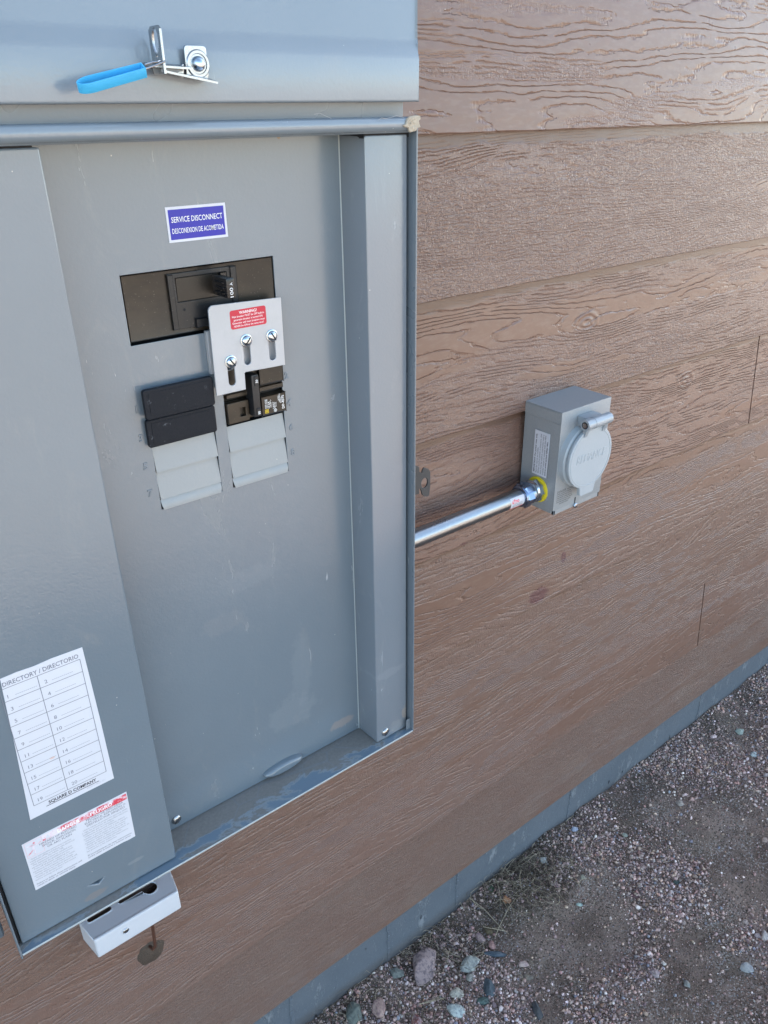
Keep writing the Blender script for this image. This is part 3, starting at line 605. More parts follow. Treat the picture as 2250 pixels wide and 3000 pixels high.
# blue seal hanging on a wire from the hasp
sealT = thing('padlock_seal', 'bright blue plastic padlock seal looped by wire through the steel hasp', 'padlock seal', q(430, 600, CV+.02))
eL, eR = q(95, 715, CV+.018), q(770, 535, CV+.022)
m = MB(); du = (eR-eL); Ls = du.length; du.normalize(); vz = Vector((0, -.60, 1)); vz = (vz-du*vz.dot(du)).normalized(); nn = du.cross(vz)
mid = (eL+eR)/2
base = Matrix((du, nn, vz)).transposed().to_4x4(); base.translation = mid - vz*.0031
hw = .0040; N = 20
def track(hl, hwid):
    o_ = []
    for i in range(N+1): a_ = R(90+180*i/N); o_.append((-hl+hwid*2.2+hwid*2.2*math.cos(a_), hwid*math.sin(a_)))
    o_ += [(hl, -hwid*.8), (hl, hwid*.8)]
    return o_
m.flat(track(Ls/2, hw), 0, .0062, [track(Ls/2-.0009, hw-.0009)[::-1]], .0002, 1, base=base)
m.flat([(-Ls*.35, .0), (Ls/2-.001, -hw*.7), (Ls/2-.001, hw*.7)], .0010, .0018, (), 0, 1, base=base)
m.build('seal_band', M_SEAL, sealT)
m = MB()
for a_, b_, c_ in (((775, 480), (860, 455), (900, 452)), ((775, 525), (880, 490), (975, 450))):
    m.tube([q(*a_, CV+.021), q(*b_, CV+.019), q(*c_, CV+.0195)], .0006, 8)
m.tube([q(900, 452, CV+.0195), q(945, 438, CV+.0175), q(982, 440, CV+.0185), q(975, 452, CV+.0195)], .0006, 8)
m.build('seal_wire', M_ZINC, sealT)

# ------------------------------------------------------------------ power inlet box
IX0, IX1, IZ0, IZ1, ID = .7810, .8815, .8365, .9880, .0647
inlet = thing('power_inlet_box', 'small grey weatherproof inlet box with round flip lid at the end of the conduit', 'inlet box', ((IX0+IX1)/2, 0, IZ0))
m = MB(); m.box(IX0, IX1, -ID+.0040, .0005, IZ0+.0005, IZ1-.0015, .0006, 1)
m.mi = 1; m.box(IX0+.0015, IX0+.0035, -ID-.0002, -ID+.004, IZ0-.0002, IZ0+.006); m.box(IX1-.0035, IX1-.0015, -ID-.0002, -ID+.004, IZ0-.0002, IZ0+.006)
m.build('box_body', [M_INLET, M_DARK], inlet)
m = MB(); m.box(IX0-.0009, IX1+.0009, -ID, -ID+.0020, IZ0+.006, IZ1, .0006, 2)
m.box(IX0-.0009, IX1+.0009, -ID+.001, .0002, IZ1-.0018, IZ1, .0006, 1)
m.box(IX0-.0009, IX0-.0001, -ID+.001, .0002, IZ1-.0170, IZ1-.0019, .0003, 1); m.box(IX0-.0009, IX0-.0001, -ID+.001, -ID+.0150, IZ0+.006, IZ1-.0173, .0003, 1); m.box(IX1+.0001, IX1+.0009, -ID+.001, .0002, IZ1-.0170, IZ1-.0019, .0003, 1)
m.flat(rect(IX0+.0010, IX1-.0010, IZ0, IZ0+.008), ID-.0006, ID-.0001, (), .0002, 1)
fc = m.build('front_cover', M_INLET, inlet)
dC = ID+.018                                                          # front of the lid
zi = lambda x, y: (1500+x*.19888, 1100+y*.19888)
lc = hy(*zi(1160, 1210), dC); lr = (hy(*zi(1487, 1060), dC)-hy(*zi(815, 1330), dC)).length/2*.93
LX, LZ = lc.x, lc.z; lr = .0452
m = MB(); m.lathe((LX, -ID+.0005, LZ), (0, -1, 0), [(0, lr+.0015), (.009, lr+.0010), (.0115, lr-.002)], 56); m.build('lid_seat', M_LID, inlet)
m = MB(); ring = []
for i in range(64):
    a_ = 2*math.pi*i/64; x, z = lr*math.cos(a_), lr*math.sin(a_)
    ring.append((LX+x, LZ+z))
lipx = .0160
low = [p_ for p_ in ring if not (abs(p_[0]-LX) < lipx and p_[1] < LZ)]
i0 = next(i for i, p_ in enumerate(ring) if p_[1] < LZ and abs(p_[0]-LX) < lipx); cnt = 64-len(low)
ol = ring[:i0] + [(LX-lipx, LZ-lr-.0005), (LX-lipx+.001, LZ-lr-.0085), (LX-lipx+.004, LZ-lr-.0105), (LX+lipx-.004, LZ-lr-.0105), (LX+lipx-.001, LZ-lr-.0085), (LX+lipx, LZ-lr-.0005)] + ring[i0+cnt:]
m.flat(ol, ID+.0125, dC, (), .0012, 3)
m.flat(circ(LX, LZ, lr-.003, 56), dC-.0002, dC+.0004, [circ(LX, LZ, lr-.0045, 56)], .0002, 1)
cu = bpy.data.curves.new('t', 'FONT'); cu.body = 'RELIANCE'; cu.size = .0165; cu.extrude = .0001; cu.bevel_depth = .00012; cu.align_x = 'CENTER'; cu.shear = .2
o = bpy.data.objects.new('t', cu); me = bpy.data.meshes.new_from_object(o); m.mesh(me, FRONT(dC) @ Matrix.Translation((LX, LZ-.003, .0002)) @ Matrix.Diagonal((.82, 1, 1, 1))); bpy.data.objects.remove(o)
m.build('flip_lid', M_LID, inlet)
hd = ID+.0205; hb = hy(*zi(1290, 690), hd+.004); HZ_ = hb.z; HX_ = hb.x; print('hinge', hb, 'lid', LX, LZ)
m = MB(); m.box(HX_-.0160, HX_+.0160, -ID-.0185, -ID-.0001, HZ_-.008, HZ_+.0064, .0015, 2)
m.cyl((HX_-.0250, -hd, HZ_), (HX_+.0250, -hd, HZ_), .0076, seg=32); m.cyl((HX_-.0100, -hd, HZ_), (HX_+.0100, -hd, HZ_), .0080, seg=32)
for s_ in (-1, 1):
    xx = HX_+s_*.0190; m._add([(xx-.0028, -hd+.004, HZ_), (xx+.0028, -hd+.004, HZ_), (xx+.0028, -hd-.004, HZ_), (xx-.0028, -hd-.004, HZ_), (xx-.0030, -dC+.002, HZ_-.020), (xx+.0030, -dC+.002, HZ_-.020), (xx+.0030, -dC-.0012, HZ_-.018), (xx-.0030, -dC-.0012, HZ_-.018)],
        [(0, 1, 2, 3), (4, 7, 6, 5), (0, 3, 7, 4), (1, 5, 6, 2), (3, 2, 6, 7), (0, 4, 5, 1)])
m.mi = 1; m.cyl((HX_-.0255, -hd, HZ_), (HX_-.0249, -hd, HZ_), .0048, seg=24); m.mi = 2; m.cyl((HX_-.0259, -hd, HZ_), (HX_-.0254, -hd, HZ_), .0036, seg=16)
m.build('lid_hinge', [M_HINGE, M_DARK, M_ZINC], inlet)
# printed warning on the front, beneath the lid
m = MB(); e4 = ID+.0001
dl = hy(*zi(665, 1745), ID); m.text('DANGER', dl.x, dl.z, .0036, e4, width=.0185)
for i, (s_, wd) in enumerate((('HAZARD OF ELECTRICAL SHOCK', .017), ('OR BURN. DISCONNECT THE POWER', .030), ('FROM THE GENERATOR AND TURN OFF', .032), ('CORD BEFORE CONNECTING OR', .032), ('DISCONNECTING THE CORD. FAILURE', .034), ('FOR OTHER INLET MAY CAUSE', .030), ('SERIOUS INJURY OR DEATH', .019))):
    m.text(s_, dl.x + (.0200 if i == 0 else -.0005 if i < 6 else .006), dl.z-(i*.0031)+(.0008 if i == 0 else .0004), .0017, e4, width=wd, bold=.01)
m.build('danger_print', plain('print_ink', (.045, .045, .045), .5), inlet, smooth=None)
m = MB(); scr = hy(*zi(918, 1905), ID); m.flat(slot(scr.x, scr.z-.002, scr.z+.0125, .0012), ID-.0004, ID+.00012); kx = m.mi; m.mi = 1
m.lathe((scr.x, -ID, scr.z), (0, -1, 0), [(0, .0040), (.0030, .0040), (.0036, .0034), (.0038, .001)], 6); m.build('hex_screw', [M_DARK, M_CHROME], inlet)
# side label, reading upwards
S2 = face_m((0, 0, 1), (0, 1, 0), (IX0-.0010, 0, 0))                  # u = up, v = towards the wall
sl_ = [];
def side(px_, py_): d = ray(*zi(px_, py_)); t_ = (IX0-.001-CAM.x)/d.x; return CAM+d*t_
c1, c2, c3, c4 = side(350, 795), side(567, 868), side(500, 1515), side(292, 1425)
ya, yb = (c1.y+c4.y)/2, (c2.y+c3.y)/2; z0_, z1_ = (c3.z+c4.z)/2, (c1.z+c2.z)/2
m = MB(); m.flat(rect(z0_, z1_, yb, ya), -.0004, .0003, base=S2); m.mi = 1
rows = ['IMPORTANT: For power inlet only.', 'Not for use as an outlet.', 'When used to power a structure, this', 'inlet must be used in conjunction with a', 'transfer switch to comply with the NEC', 'and to avoid serious safety risks.']
for i, s_ in enumerate(rows):
    m.text(s_, z0_+.003, ya-(ya-yb)*(.17+.152*i), (ya-yb)*.10, .0004, base=S2, width=(z1_-z0_)*(.88, .58, .90, .90, .90, .78)[i], bold=.02 if i in (0, 5) else 0)
m.build('side_label', [M_WHITE, M_INK], inlet, smooth=None)

# ------------------------------------------------------------------ conduit
CY_, CZ_ = -.0337, .8660
cond = thing('conduit', 'shiny galvanized steel conduit running from the panel to the small inlet box', 'conduit', (.6, CY_, CZ_))
m = MB(); m.tube([(XE1-.01, CY_, CZ_), (.55, CY_, CZ_), (.62, CY_, CZ_), (.70, CY_, CZ_), (.7480, CY_, CZ_)], .0118, 48); m.build('conduit_pipe', M_EMT, cond)
def hexr(mm, x0, x1, r, seg=6, ch=.0018):
    mm.lathe((x0, CY_, CZ_), (1, 0, 0), [(0, r-ch*1.4), (ch, r), (x1-x0-ch, r), (x1-x0, r-ch*1.4)], seg)
m = MB(); hexr(m, .7440, .7590, .0182, 6, .0026); m.lathe((.7415, CY_, CZ_), (1, 0, 0), [(0, .0128), (.001, .0150), (.003, .0158), (.019, .0160), (.020, .0140)], 40); m.build('compression_nut', M_BZ, cond)
m = MB(); m.lathe((.7590, CY_, CZ_), (1, 0, 0), [(0, .0128), (.0005, .0148), (.0030, .0150), (.0035, .0136), (.0095, .0134)], 40); hexr(m, .7670, .7790, .0166, 8, .0020); m.build('connector_body', M_CHROME, cond)
m = MB(); m.lathe((.7785, CY_, CZ_), (1, 0, 0), [(0, .0165), (.0004, .0186), (.0020, .0189), (.0024, .0176)], 44); m.build('yellow_gasket', M_YELLOW, cond)
m = MB(); seg = 14
def strip(x0, x1, a0, a1, r, mi):
    m.mi = mi; vs_ = []
    for i in range(seg+1):
        a_ = R(a0+(a1-a0)*i/seg)
        for x in (x0, x1): vs_.append((x, CY_-r*math.cos(a_), CZ_+r*math.sin(a_)))
    m._add(vs_, [(2*i, 2*i+1, 2*i+3, 2*i+2) for i in range(seg)])
strip(.7150, .7425, -52, 42, .01192, 0); strip(.7150, .7425, -52, -36, .01197, 1)
cu = bpy.data.curves.new('t', 'FONT'); cu.body = 'aifmo'; cu.size = .0080; cu.offset = .00025
o = bpy.data.objects.new('t', cu); me = bpy.data.meshes.new_from_object(o); m.mi = 1
for v in me.vertices:
    a_ = R(18)+(v.co.y-.003)/.0119; v.co = Vector((.7172+v.co.x*.78, CY_-.01200*math.cos(a_), CZ_+.01200*math.sin(a_)))
m.mesh(me); bpy.data.objects.remove(o)
for i, (s_, a0) in enumerate((('3/4 COMPRESSION CONNECTOR', -8), ('RAINTIGHT CONCRETE TIGHT', -18), ('STEEL  ZINC PLATED', -28))):
    cu = bpy.data.curves.new('t', 'FONT'); cu.body = s_; cu.size = .0022; o = bpy.data.objects.new('t', cu); me = bpy.data.meshes.new_from_object(o); m.mi = 2
    wd = max(v.co.x for v in me.vertices)
    for v in me.vertices:
        a_ = R(a0)+v.co.y/.0119; v.co = Vector((.7180+v.co.x*.019/wd, CY_-.01200*math.cos(a_), CZ_+.01200*math.sin(a_)))
    m.mesh(me); bpy.data.objects.remove(o)
m.build('conduit_sticker', [M_WHITE, plain('pink_red', (.75, .10, .14), .4), M_INKG], cond, smooth=None)

# ------------------------------------------------------------------ white terminal cover, wire and caulk
BX0, BX1, BZ0, BZ1, BD = .0768, .1905, .4770, .5075, .0325
tb = thing('bonding_terminal_box', 'small white plastic grounding terminal cover below the grey panel on the siding', 'terminal cover', (.134, 0, .477))
def tap(c): 
    f = min(1, max(0, -c.y/BD)); return Vector((c.x+(.0062 if c.x < .13 else -.0050)*f, c.y, c.z+(0.0005 if c.z > .49 else .0)*f))
m = MB(); yb_ = .002
S3 = face_m((1, 0, 0), (0, 1, 0), (0, 0, 0))      # top plate, u=X v=Y
# shell: front, sides, bottom as a tapered box; the top is a plate with its two keyed slots cut through
def P3(x, y, z): return tap(Vector((x, y, z)))
m.box(BX0, BX1, -BD, -BD+.0050, BZ0, BZ1-.0000, .0024, 4, taper=tap)
m.box(BX0, BX0+.0022, -BD+.001, yb_, BZ0, BZ1-.0004, .0006, 1, taper=tap); m.box(BX1-.0022, BX1, -BD+.001, yb_, BZ0, BZ1-.0004, .0006, 1, taper=tap); m.box(BX0, BX1, -BD+.001, yb_, BZ0, BZ0+.002, .0005, 1, taper=tap)
def keyed(c0, c1, yc, r, bulb=None, br=0):
    o_ = []
    for i in range(9): a_ = R(90+180*i/8); o_.append((c0+r*math.cos(a_), yc+r*math.sin(a_)))
    if bulb is None:
        for i in range(9): a_ = R(-90+180*i/8); o_.append((c1+r*math.cos(a_), yc+r*math.sin(a_)))
    else:
        s0 = math.degrees(math.asin(r/br))
        for i in range(17): a_ = R(-180+s0+(360-2*s0)*i/16); o_.append((bulb+br*math.cos(a_), yc+br*math.sin(a_)))
    return o_
zi5 = lambda x, y: (x*.36166, 2450+y*.36166)
k1 = hz(*zi5(800, 640), BZ1); k2 = hz(*zi5(1200, 420), BZ1)
yc = -.0165
yb_ = .0030; r_s = .0042
def slotpoly(c0, c1, y0): return [(c0+r_s*math.cos(R(90+180*i/8)), y0+r_s*math.sin(R(90+180*i/8))) for i in range(9)] + [(c1+r_s*math.cos(R(-90+180*i/8)), y0+r_s*math.sin(R(-90+180*i/8))) for i in range(9)]
s1 = slotpoly(.0895, .1100, -.0021)
bx_, by_, br_ = .1605, -.0066, .0086
s2 = [(.1270+r_s*math.cos(R(90+180*i/8)), -.0021+r_s*math.sin(R(90+180*i/8))) for i in range(9)]
a1 = 180+math.degrees(-math.asin((-.0021-r_s-by_)/br_)); a2 = 540-math.degrees(math.asin(min(1, (.0021-by_)/br_)))
for i in range(25):
    a_ = R(a1+(a2-a1)*i/24); s2.append((bx_+br_*math.cos(a_), min(.0022, by_+br_*math.sin(a_))))
top = [(BX0+.0006, yb_+.0008), (BX0+.0066, -BD+.0024), (BX1-.0054, -BD+.0024), (BX1-.0006, yb_+.0008)]
m.flat(top, BZ1-.0022, BZ1, [s1, s2], .0005, 1, base=S3)
for hsl in (s1, s2):
    cx_ = sum(p_[0] for p_ in hsl)/len(hsl); cy_ = sum(p_[1] for p_ in hsl)/len(hsl)
    big = [(cx_+(p_[0]-cx_)*1.0+(.0011 if p_[0] > cx_ else -.0011), (p_[1]-.0011 if p_[1] < cy_ else min(.0029, p_[1]+.0008))) for p_ in hsl]
    m.flat(big, BZ1-.0004, BZ1+.0008, [hsl], .0003, 1, base=S3)
m.mi = 1; m.box(BX0+.008, BX1-.008, -BD+.005, .001, BZ0+.004, BZ0+.006)
m.mi = 2; m.box(.152, .158, -.012, -.004, BZ0+.006, BZ0+.020, .001, 1)
m.build('terminal_cover', [M_WBOX, M_DARK, metal('brass_bar', (.45, .33, .2), .3)], tb)
sw = hy(*zi5(1020, 765), BD); m = MB(); m.flat(circ(sw.x, sw.z, .0046, 24), BD-.0002, BD+.0007, [circ(sw.x, sw.z, .0040, 24)], .0002, 1); m.mi = 1; m.lathe((sw.x, -BD+.0002, sw.z), (0, -1, 0), [(0, .0037), (.0006, .0033), (.0012, .0022), (.0014, .0008)], 24)
m.mi = 2
for a_ in (45, 135):
    ca, sa = math.cos(R(a_))*.0022, math.sin(R(a_))*.0022; wx, wz = -math.sin(R(a_))*.0005, math.cos(R(a_))*.0005
    m._add([(sw.x+ca+wx, -BD-.0011, sw.z+sa+wz), (sw.x-ca+wx, -BD-.0011, sw.z-sa+wz), (sw.x-ca-wx, -BD-.0011, sw.z-sa-wz), (sw.x+ca-wx, -BD-.0011, sw.z+sa-wz)], [(0, 1, 2, 3)])
m.build('screw', [M_WBOX, M_ZINC, M_DARK], tb)
wh = hy(*zi5(1218, 905), -.005); wt = hy(*zi5(1240, 740), .012)
m = MB(); m.tube([(wt.x+.001, -.014, BZ0+.003), (wt.x, -.0135, BZ0-.012), (wh.x+.003, -.010, wh.z+.018), (wh.x+.001, -.003, wh.z+.006), (wh.x, .009, wh.z)], .0021, 12)
tag(m.build('ground_wire', M_COPPER), 'thin brown wire dropping from the white terminal cover into the caulked hole', 'wire')
m = MB(); pc = hy(*zi5(1220, 930), -.0085); seg = 36; rg = [[], [], []]
for i in range(seg):
    a_ = 2*math.pi*i/seg; k_ = .92+.16*noise.noise(Vector((math.cos(a_)*1.9, math.sin(a_)*1.9, 2)))
    for j, (q_, dy) in enumerate(((1, .0003), (.72, .0016), (.3, .0022))): zz_ = pc.z+.0185*k_*q_*math.sin(a_); rg[j].append((pc.x+.0195*k_*q_*math.cos(a_), (zz_-(Z0+H))*.0762-dy-.0006, zz_))
vs = m._add(rg[0]+rg[1]+rg[2], []); 
for j in range(2):
    for i in range(seg): m.bm.faces.new([vs[j*seg+i], vs[j*seg+(i+1) % seg], vs[(j+1)*seg+(i+1) % seg], vs[(j+1)*seg+i]])
m.bm.faces.new(vs[2*seg:])
tag(m.build('caulk_patch', M_CAULK), 'round smear of brown caulk on the siding around the wire hole', 'caulk patch')

# ------------------------------------------------------------------ neighbouring enclosure, only its corner in view
c9 = hy(18, 2745, .1050)
m = MB(); m.box(-.42, c9.x, -.1050, .004, c9.z, 1.6, .004, 3)
tag(m.build('meter_enclosure', M_ENC), 'grey metal enclosure left of the breaker panel, only its lower corner in view', 'metal enclosure')

# ------------------------------------------------------------------ ground
def nz(x, y, s, o=0): return noise.noise(Vector((x*s, y*s, o)))
def gh(x, y):
    r_ = math.hypot(x-1, y)
    k = 1.0 if r_ < 4 else max(0, 1-(r_-4)/6)
    h = .010*nz(x, y, 2.1) + .010*nz(x, y, 7, 3) + .0045*nz(x, y, 19, 5) + .0016*nz(x, y, 60, 8)
    if y > -.08: h += (.010*nz(x, 0, 9, 31)+.006*nz(x, 0, 25, 2))*(1+y/.08)
    h += -.020*math.exp(-((x-.45)/.35)**2)*math.exp(-(y/.35)**2)
    return (h)*k + .004*nz(x, y, .15)
d0 = np.concatenate([np.arange(.0, .35, .012), np.arange(.35, 2.2, .007), np.arange(2.2, 3.2, .012)]); far = []; s_ = .014; v_ = 3.2
while v_ < 900: far.append(v_); s_ *= 1.28; v_ += s_
neg = []; s_ = .014; v_ = -.012
while v_ > -900: neg.append(v_); s_ *= 1.28; v_ -= s_
GX = np.array(sorted(neg)+list(d0)+far)
yn = np.concatenate([np.arange(.03, -.62, -.007), np.arange(-.62, -1.7, -.012)]); fy = []; s_ = .014; v_ = float(yn[-1])-.014
while v_ > -900: fy.append(v_); s_ *= 1.28; v_ -= s_
by = []; s_ = .02; v_ = .05
while v_ < 900: by.append(v_); s_ *= 1.35; v_ += s_
GY = np.array(sorted(by, reverse=True)+list(yn)+fy)
nx_, ny_ = len(GX), len(GY)
co = np.empty((ny_, nx_, 3), np.float32)
for j, y in enumerate(GY):
    for i, x in enumerate(GX): co[j, i] = (x, y, gh(float(x), float(y)))
idx = np.arange(nx_*ny_).reshape(ny_, nx_)
quads = np.stack([idx[:-1, :-1], idx[1:, :-1], idx[1:, 1:], idx[:-1, 1:]], -1).reshape(-1, 4)
def np_mesh(name, co_, fc_, mats, smooth=True, cols=None):
    me = bpy.data.meshes.new(name); k = fc_.shape[1]
    me.vertices.add(len(co_)); me.vertices.foreach_set('co', co_.astype(np.float32).ravel())
    me.loops.add(fc_.size); me.loops.foreach_set('vertex_index', fc_.astype(np.int32).ravel())
    me.polygons.add(len(fc_)); me.polygons.foreach_set('loop_start', np.arange(0, fc_.size, k, dtype=np.int32)); me.polygons.foreach_set('loop_total', np.full(len(fc_), k, np.int32))
    me.polygons.foreach_set('use_smooth', np.full(len(fc_), smooth))
    me.update(calc_edges=True)
    if cols is not None:
        at = me.color_attributes.new('tint', 'FLOAT_COLOR', 'POINT'); at.data.foreach_set('color', np.c_[cols, np.ones(len(cols))].astype(np.float32).ravel())
    for m_ in mats: me.materials.append(m_)
    o_ = bpy.data.objects.new(name, me); COL.objects.link(o_); return o_
def soil():
    t = NT('soil'); p = t.pos(); P = t.xyz(p)
    c = t.mix(t.mr(t.noise(p, 7, 5, .6), .35, .68), (.205, .142, .110), (.37, .268, .215))
    c = t.mix(t.mul(t.mr(t.noise(p, 7.5, 4, .6), .52, .66), .5), c, (.24, .19, .14))
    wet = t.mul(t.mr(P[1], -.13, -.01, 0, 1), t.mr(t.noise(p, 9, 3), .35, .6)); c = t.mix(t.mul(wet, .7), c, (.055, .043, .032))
    far = t.mul(t.mr(P[1], -2.3, -1.6, 1, 0), 1.0); c = t.mix(far, c, (.46, .40, .33))  # unseen ground out front made paler to bounce warm light back
    g = t.vor(p, 420, out='Color'); gv = t.xyz(g)[0]
    gm_ = t.mr(t.noise(p, 9, 3), .40, .62)
    c = t.mix(t.mul(gm_, t.mr(gv, .72, .95)), c, (.48, .42, .38)); c = t.mix(t.mr(gv, .22, .05), c, (.10, .078, .060))
    c = t.mix(t.mul(t.mr(t.noise(p, 1300, 2), .55, .7), .5), c, (.30, .245, .20)); c = t.mix(t.mul(t.mr(t.noise(p, 26, 6, .7), .50, .66), .55), c, (.115, .076, .060))
    gr = t.sub(1.0, t.vor(p, 420)); gr2 = t.sub(1.0, t.vor(p, 180))
    h = t.add(t.mul(gr, .8), t.add(t.mul(t.mul(gr2, gr2), 1.0), t.add(t.mul(t.noise(p, 900, 3, .7), .8), t.mul(t.noise(p, 110, 5, .7), 2.2))))
    return t.fin(c, .9, 0.0, t.bump(h, .0026, 1.0), .25)
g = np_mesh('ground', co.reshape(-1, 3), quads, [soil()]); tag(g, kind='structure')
# ---- gravel
def ico(sub):
    b = bmesh.new(); bmesh.ops.create_icosphere(b, subdivisions=sub, radius=1); b.verts.ensure_lookup_table()
    v = np.array([q_.co[:] for q_ in b.verts]); f = np.array([[w_.index for w_ in q_.verts] for q_ in b.faces]); b.free(); return v, f
def rock_shape(sub, seed, amp, cutn=3):
    v, f = ico(sub); r_ = np.random.default_rng(seed); o_ = v.copy()
    for k in range(len(v)): o_[k] *= 1+amp*noise.noise(Vector(v[k]*1.3+seed*3.7))+amp*.4*noise.noise(Vector(v[k]*3.1+seed))
    for _ in range(cutn):                                             # shave a few flat facets
        n_ = r_.normal(size=3); n_ /= np.linalg.norm(n_); dd = o_@n_; lim = r_.uniform(.6, .85); ex = np.maximum(dd-lim, 0)*.85; o_ -= ex[:, None]*n_
    return o_, f
PAL = np.array([1.18, 1.0, .94])*np.array([(.31, .245, .22), (.37, .31, .285), (.25, .21, .195), (.50, .47, .46), (.40, .33, .27), (.14, .115, .12), (.20, .22, .26), (.33, .22, .20), (.62, .60, .58), (.16, .11, .10), (.27, .25, .25), (.34, .24, .17)])
PW = np.array([.18, .15, .15, .07, .10, .08, .06, .07, .03, .04, .05, .02]); PW /= PW.sum()
sandy = []                                                           # bare patches seen in the photo: (point, rx, ry)
for px_, py_, a_, b_ in ((1720, 2720, .17, .11), (1560, 2700, .10, .09), (2120, 2420, .16, .12), (2080, 2880, .15, .13), (1480, 2720, .06, .07), (1880, 2350, .14, .06), (2180, 2600, .10, .06)):
    w_ = hz(px_, py_); sandy.append((w_.x, w_.y, a_*.75, b_*.62))
denseP = []
for px_, py_, a_ in ((1230, 2930, .05), (1330, 2900, .06), (1450, 2860, .05), (1420, 2960, .06), (1860, 2600, .05), (1990, 2680, .06), (1960, 2560, .05), (2050, 2230, .08), (1760, 2960, .06), (1880, 2830, .05), (1640, 2560, .03), (1750, 2480, .04), (2180, 2750, .04), (1300, 2740, .04)):
    w_ = hz(px_, py_); denseP.append((w_.x, w_.y, a_))
def dens(x, y):
    d = .52+.75*nz(x, y, 8, 21)+.45*nz(x, y, 24, 4)
    for (sx_, sy_, a_, b_) in sandy:
        q_ = ((x-sx_)/a_)**2+((y-sy_)/b_)**2
        if q_ < 3: d -= .95*math.exp(-q_*.9)
    for (sx_, sy_, a_) in denseP: d += .8*math.exp(-(((x-sx_)/a_)**2+((y-sy_)/(a_*.7))**2))
    return d
INV = np.array([RT[:], UP[:], FW[:]])
def inview(x, y, mg):
    q = INV @ np.array([x-CAM.x, y-CAM.y, -CAM.z]); return q[2] > .1 and abs(q[0]/q[2]*F) < CX+mg and -CY-mg < q[1]/q[2]*F < CY+mg
def scatter(n, lo, hi, variants, ymin=-.85, xr=(.25, 2.3), useD=True, bury=.25, powr=2.2, br=1.0):
    P_, S_, C_ = [], [], []
    r_ = random.Random(n)
    while len(P_) < n:
        x = r_.uniform(*xr); y = r_.uniform(ymin, .010)
        if r_.random() > max(.05 if hi > .004 else .15, dens(x, y)): continue
        if r_.random() > .25 and not inview(x, y, 250): continue
        s = lo+(hi-lo)*r_.random()**powr; P_.append((x, y, gh(x, y)+s*(.5-bury)*.55)); S_.append(s)
    P_ = np.array(P_); S_ = np.array(S_); vs_, fs_, cs_ = [], [], []; off = 0
    var = rng.integers(0, len(variants), n); ci = rng.choice(len(PAL), n, p=PW)
    for k, (V, Fc) in enumerate(variants):
        ids = np.where(var == k)[0]; c_ = len(ids)
        if not c_: continue
        A_ = rng.normal(size=(c_, 4)); A_[:, 1:3] *= .35; A_ /= np.linalg.norm(A_, axis=1)[:, None]; w0, x0_, y0_, z0q = A_.T
        Rm = np.stack([1-2*(y0_**2+z0q**2), 2*(x0_*y0_-w0*z0q), 2*(x0_*z0q+w0*y0_), 2*(x0_*y0_+w0*z0q), 1-2*(x0_**2+z0q**2), 2*(y0_*z0q-w0*x0_), 2*(x0_*z0q-w0*y0_), 2*(y0_*z0q+w0*x0_), 1-2*(x0_**2+y0_**2)], -1).reshape(-1, 3, 3)
        sc3 = np.stack([rng.uniform(.8, 1.25, c_), rng.uniform(.7, 1.05, c_), rng.uniform(.5, .85, c_)], -1)*(S_[ids]/2)[:, None]
        W = np.einsum('nij,nvj->nvi', Rm, V[None]*sc3[:, None, :])+P_[ids][:, None, :]
        vs_.append(W.reshape(-1, 3)); fs_.append((Fc[None]+(np.arange(c_)*len(V))[:, None, None]).reshape(-1, 3)+off); off += c_*len(V)
        cc = PAL[ci[ids]]*rng.uniform(.65, 1.25, (c_, 1))*br*rng.uniform(.95, 1.05, (c_, 3)); cs_.append(np.repeat(cc, len(V), axis=0))
    return np.concatenate(vs_), np.concatenate(fs_), np.concatenate(cs_)
def stone_mat(name, attr=True, col=(.3, .3, .3), spot=None, sc_=140):
    t = NT(name); p = t.pos()
    if attr: a_ = t.n('Attribute', attribute_name='tint'); base_ = a_.outputs['Color']
    else: base_ = t.mix(t.noise(p, 40, 4, .6), tuple(k*.8 for k in col), tuple(k*1.15 for k in col))
    n = t.noise(p, 300 if attr else sc_, 5, .7); c = t.mix(t.mul(t.mr(n, .42, .62), .5 if attr else .8), base_, spot or (.09, .075, .07))
    return t.fin(c, .72, 0.0, t.bump(n, .0006, .8), .35)
M_GRAV = stone_mat('gravel')
v1 = [rock_shape(2, s, .30) for s in range(4)]; v2 = [rock_shape(1, s+9, .38, 2) for s in range(6)]; v3 = [(ico(1)[0]*(1+.2*rng.normal(size=(42 if len(ico(1)[0]) == 42 else 12, 1))), ico(1)[1]) for _ in range(3)]
parts = [scatter(380, .008, .014, v1, bury=.3, powr=2.6, br=1.4), scatter(24000, .0028, .0084, v2, powr=2.0, bury=.1, br=1.6), scatter(90000, .0010, .0030, v3, useD=True, bury=.05, br=1.7)]
off = 0; fa = []
for a_ in parts: fa.append(a_[1]+off); off += len(a_[0])
gr_ = np_mesh('gravel', np.concatenate([a_[0] for a_ in parts]), np.concatenate(fa), [M_GRAV], True, np.concatenate([a_[2] for a_ in parts]))
tag(gr_, 'pinkish grey loose gravel scattered over the bare soil', 'gravel', kind='stuff')
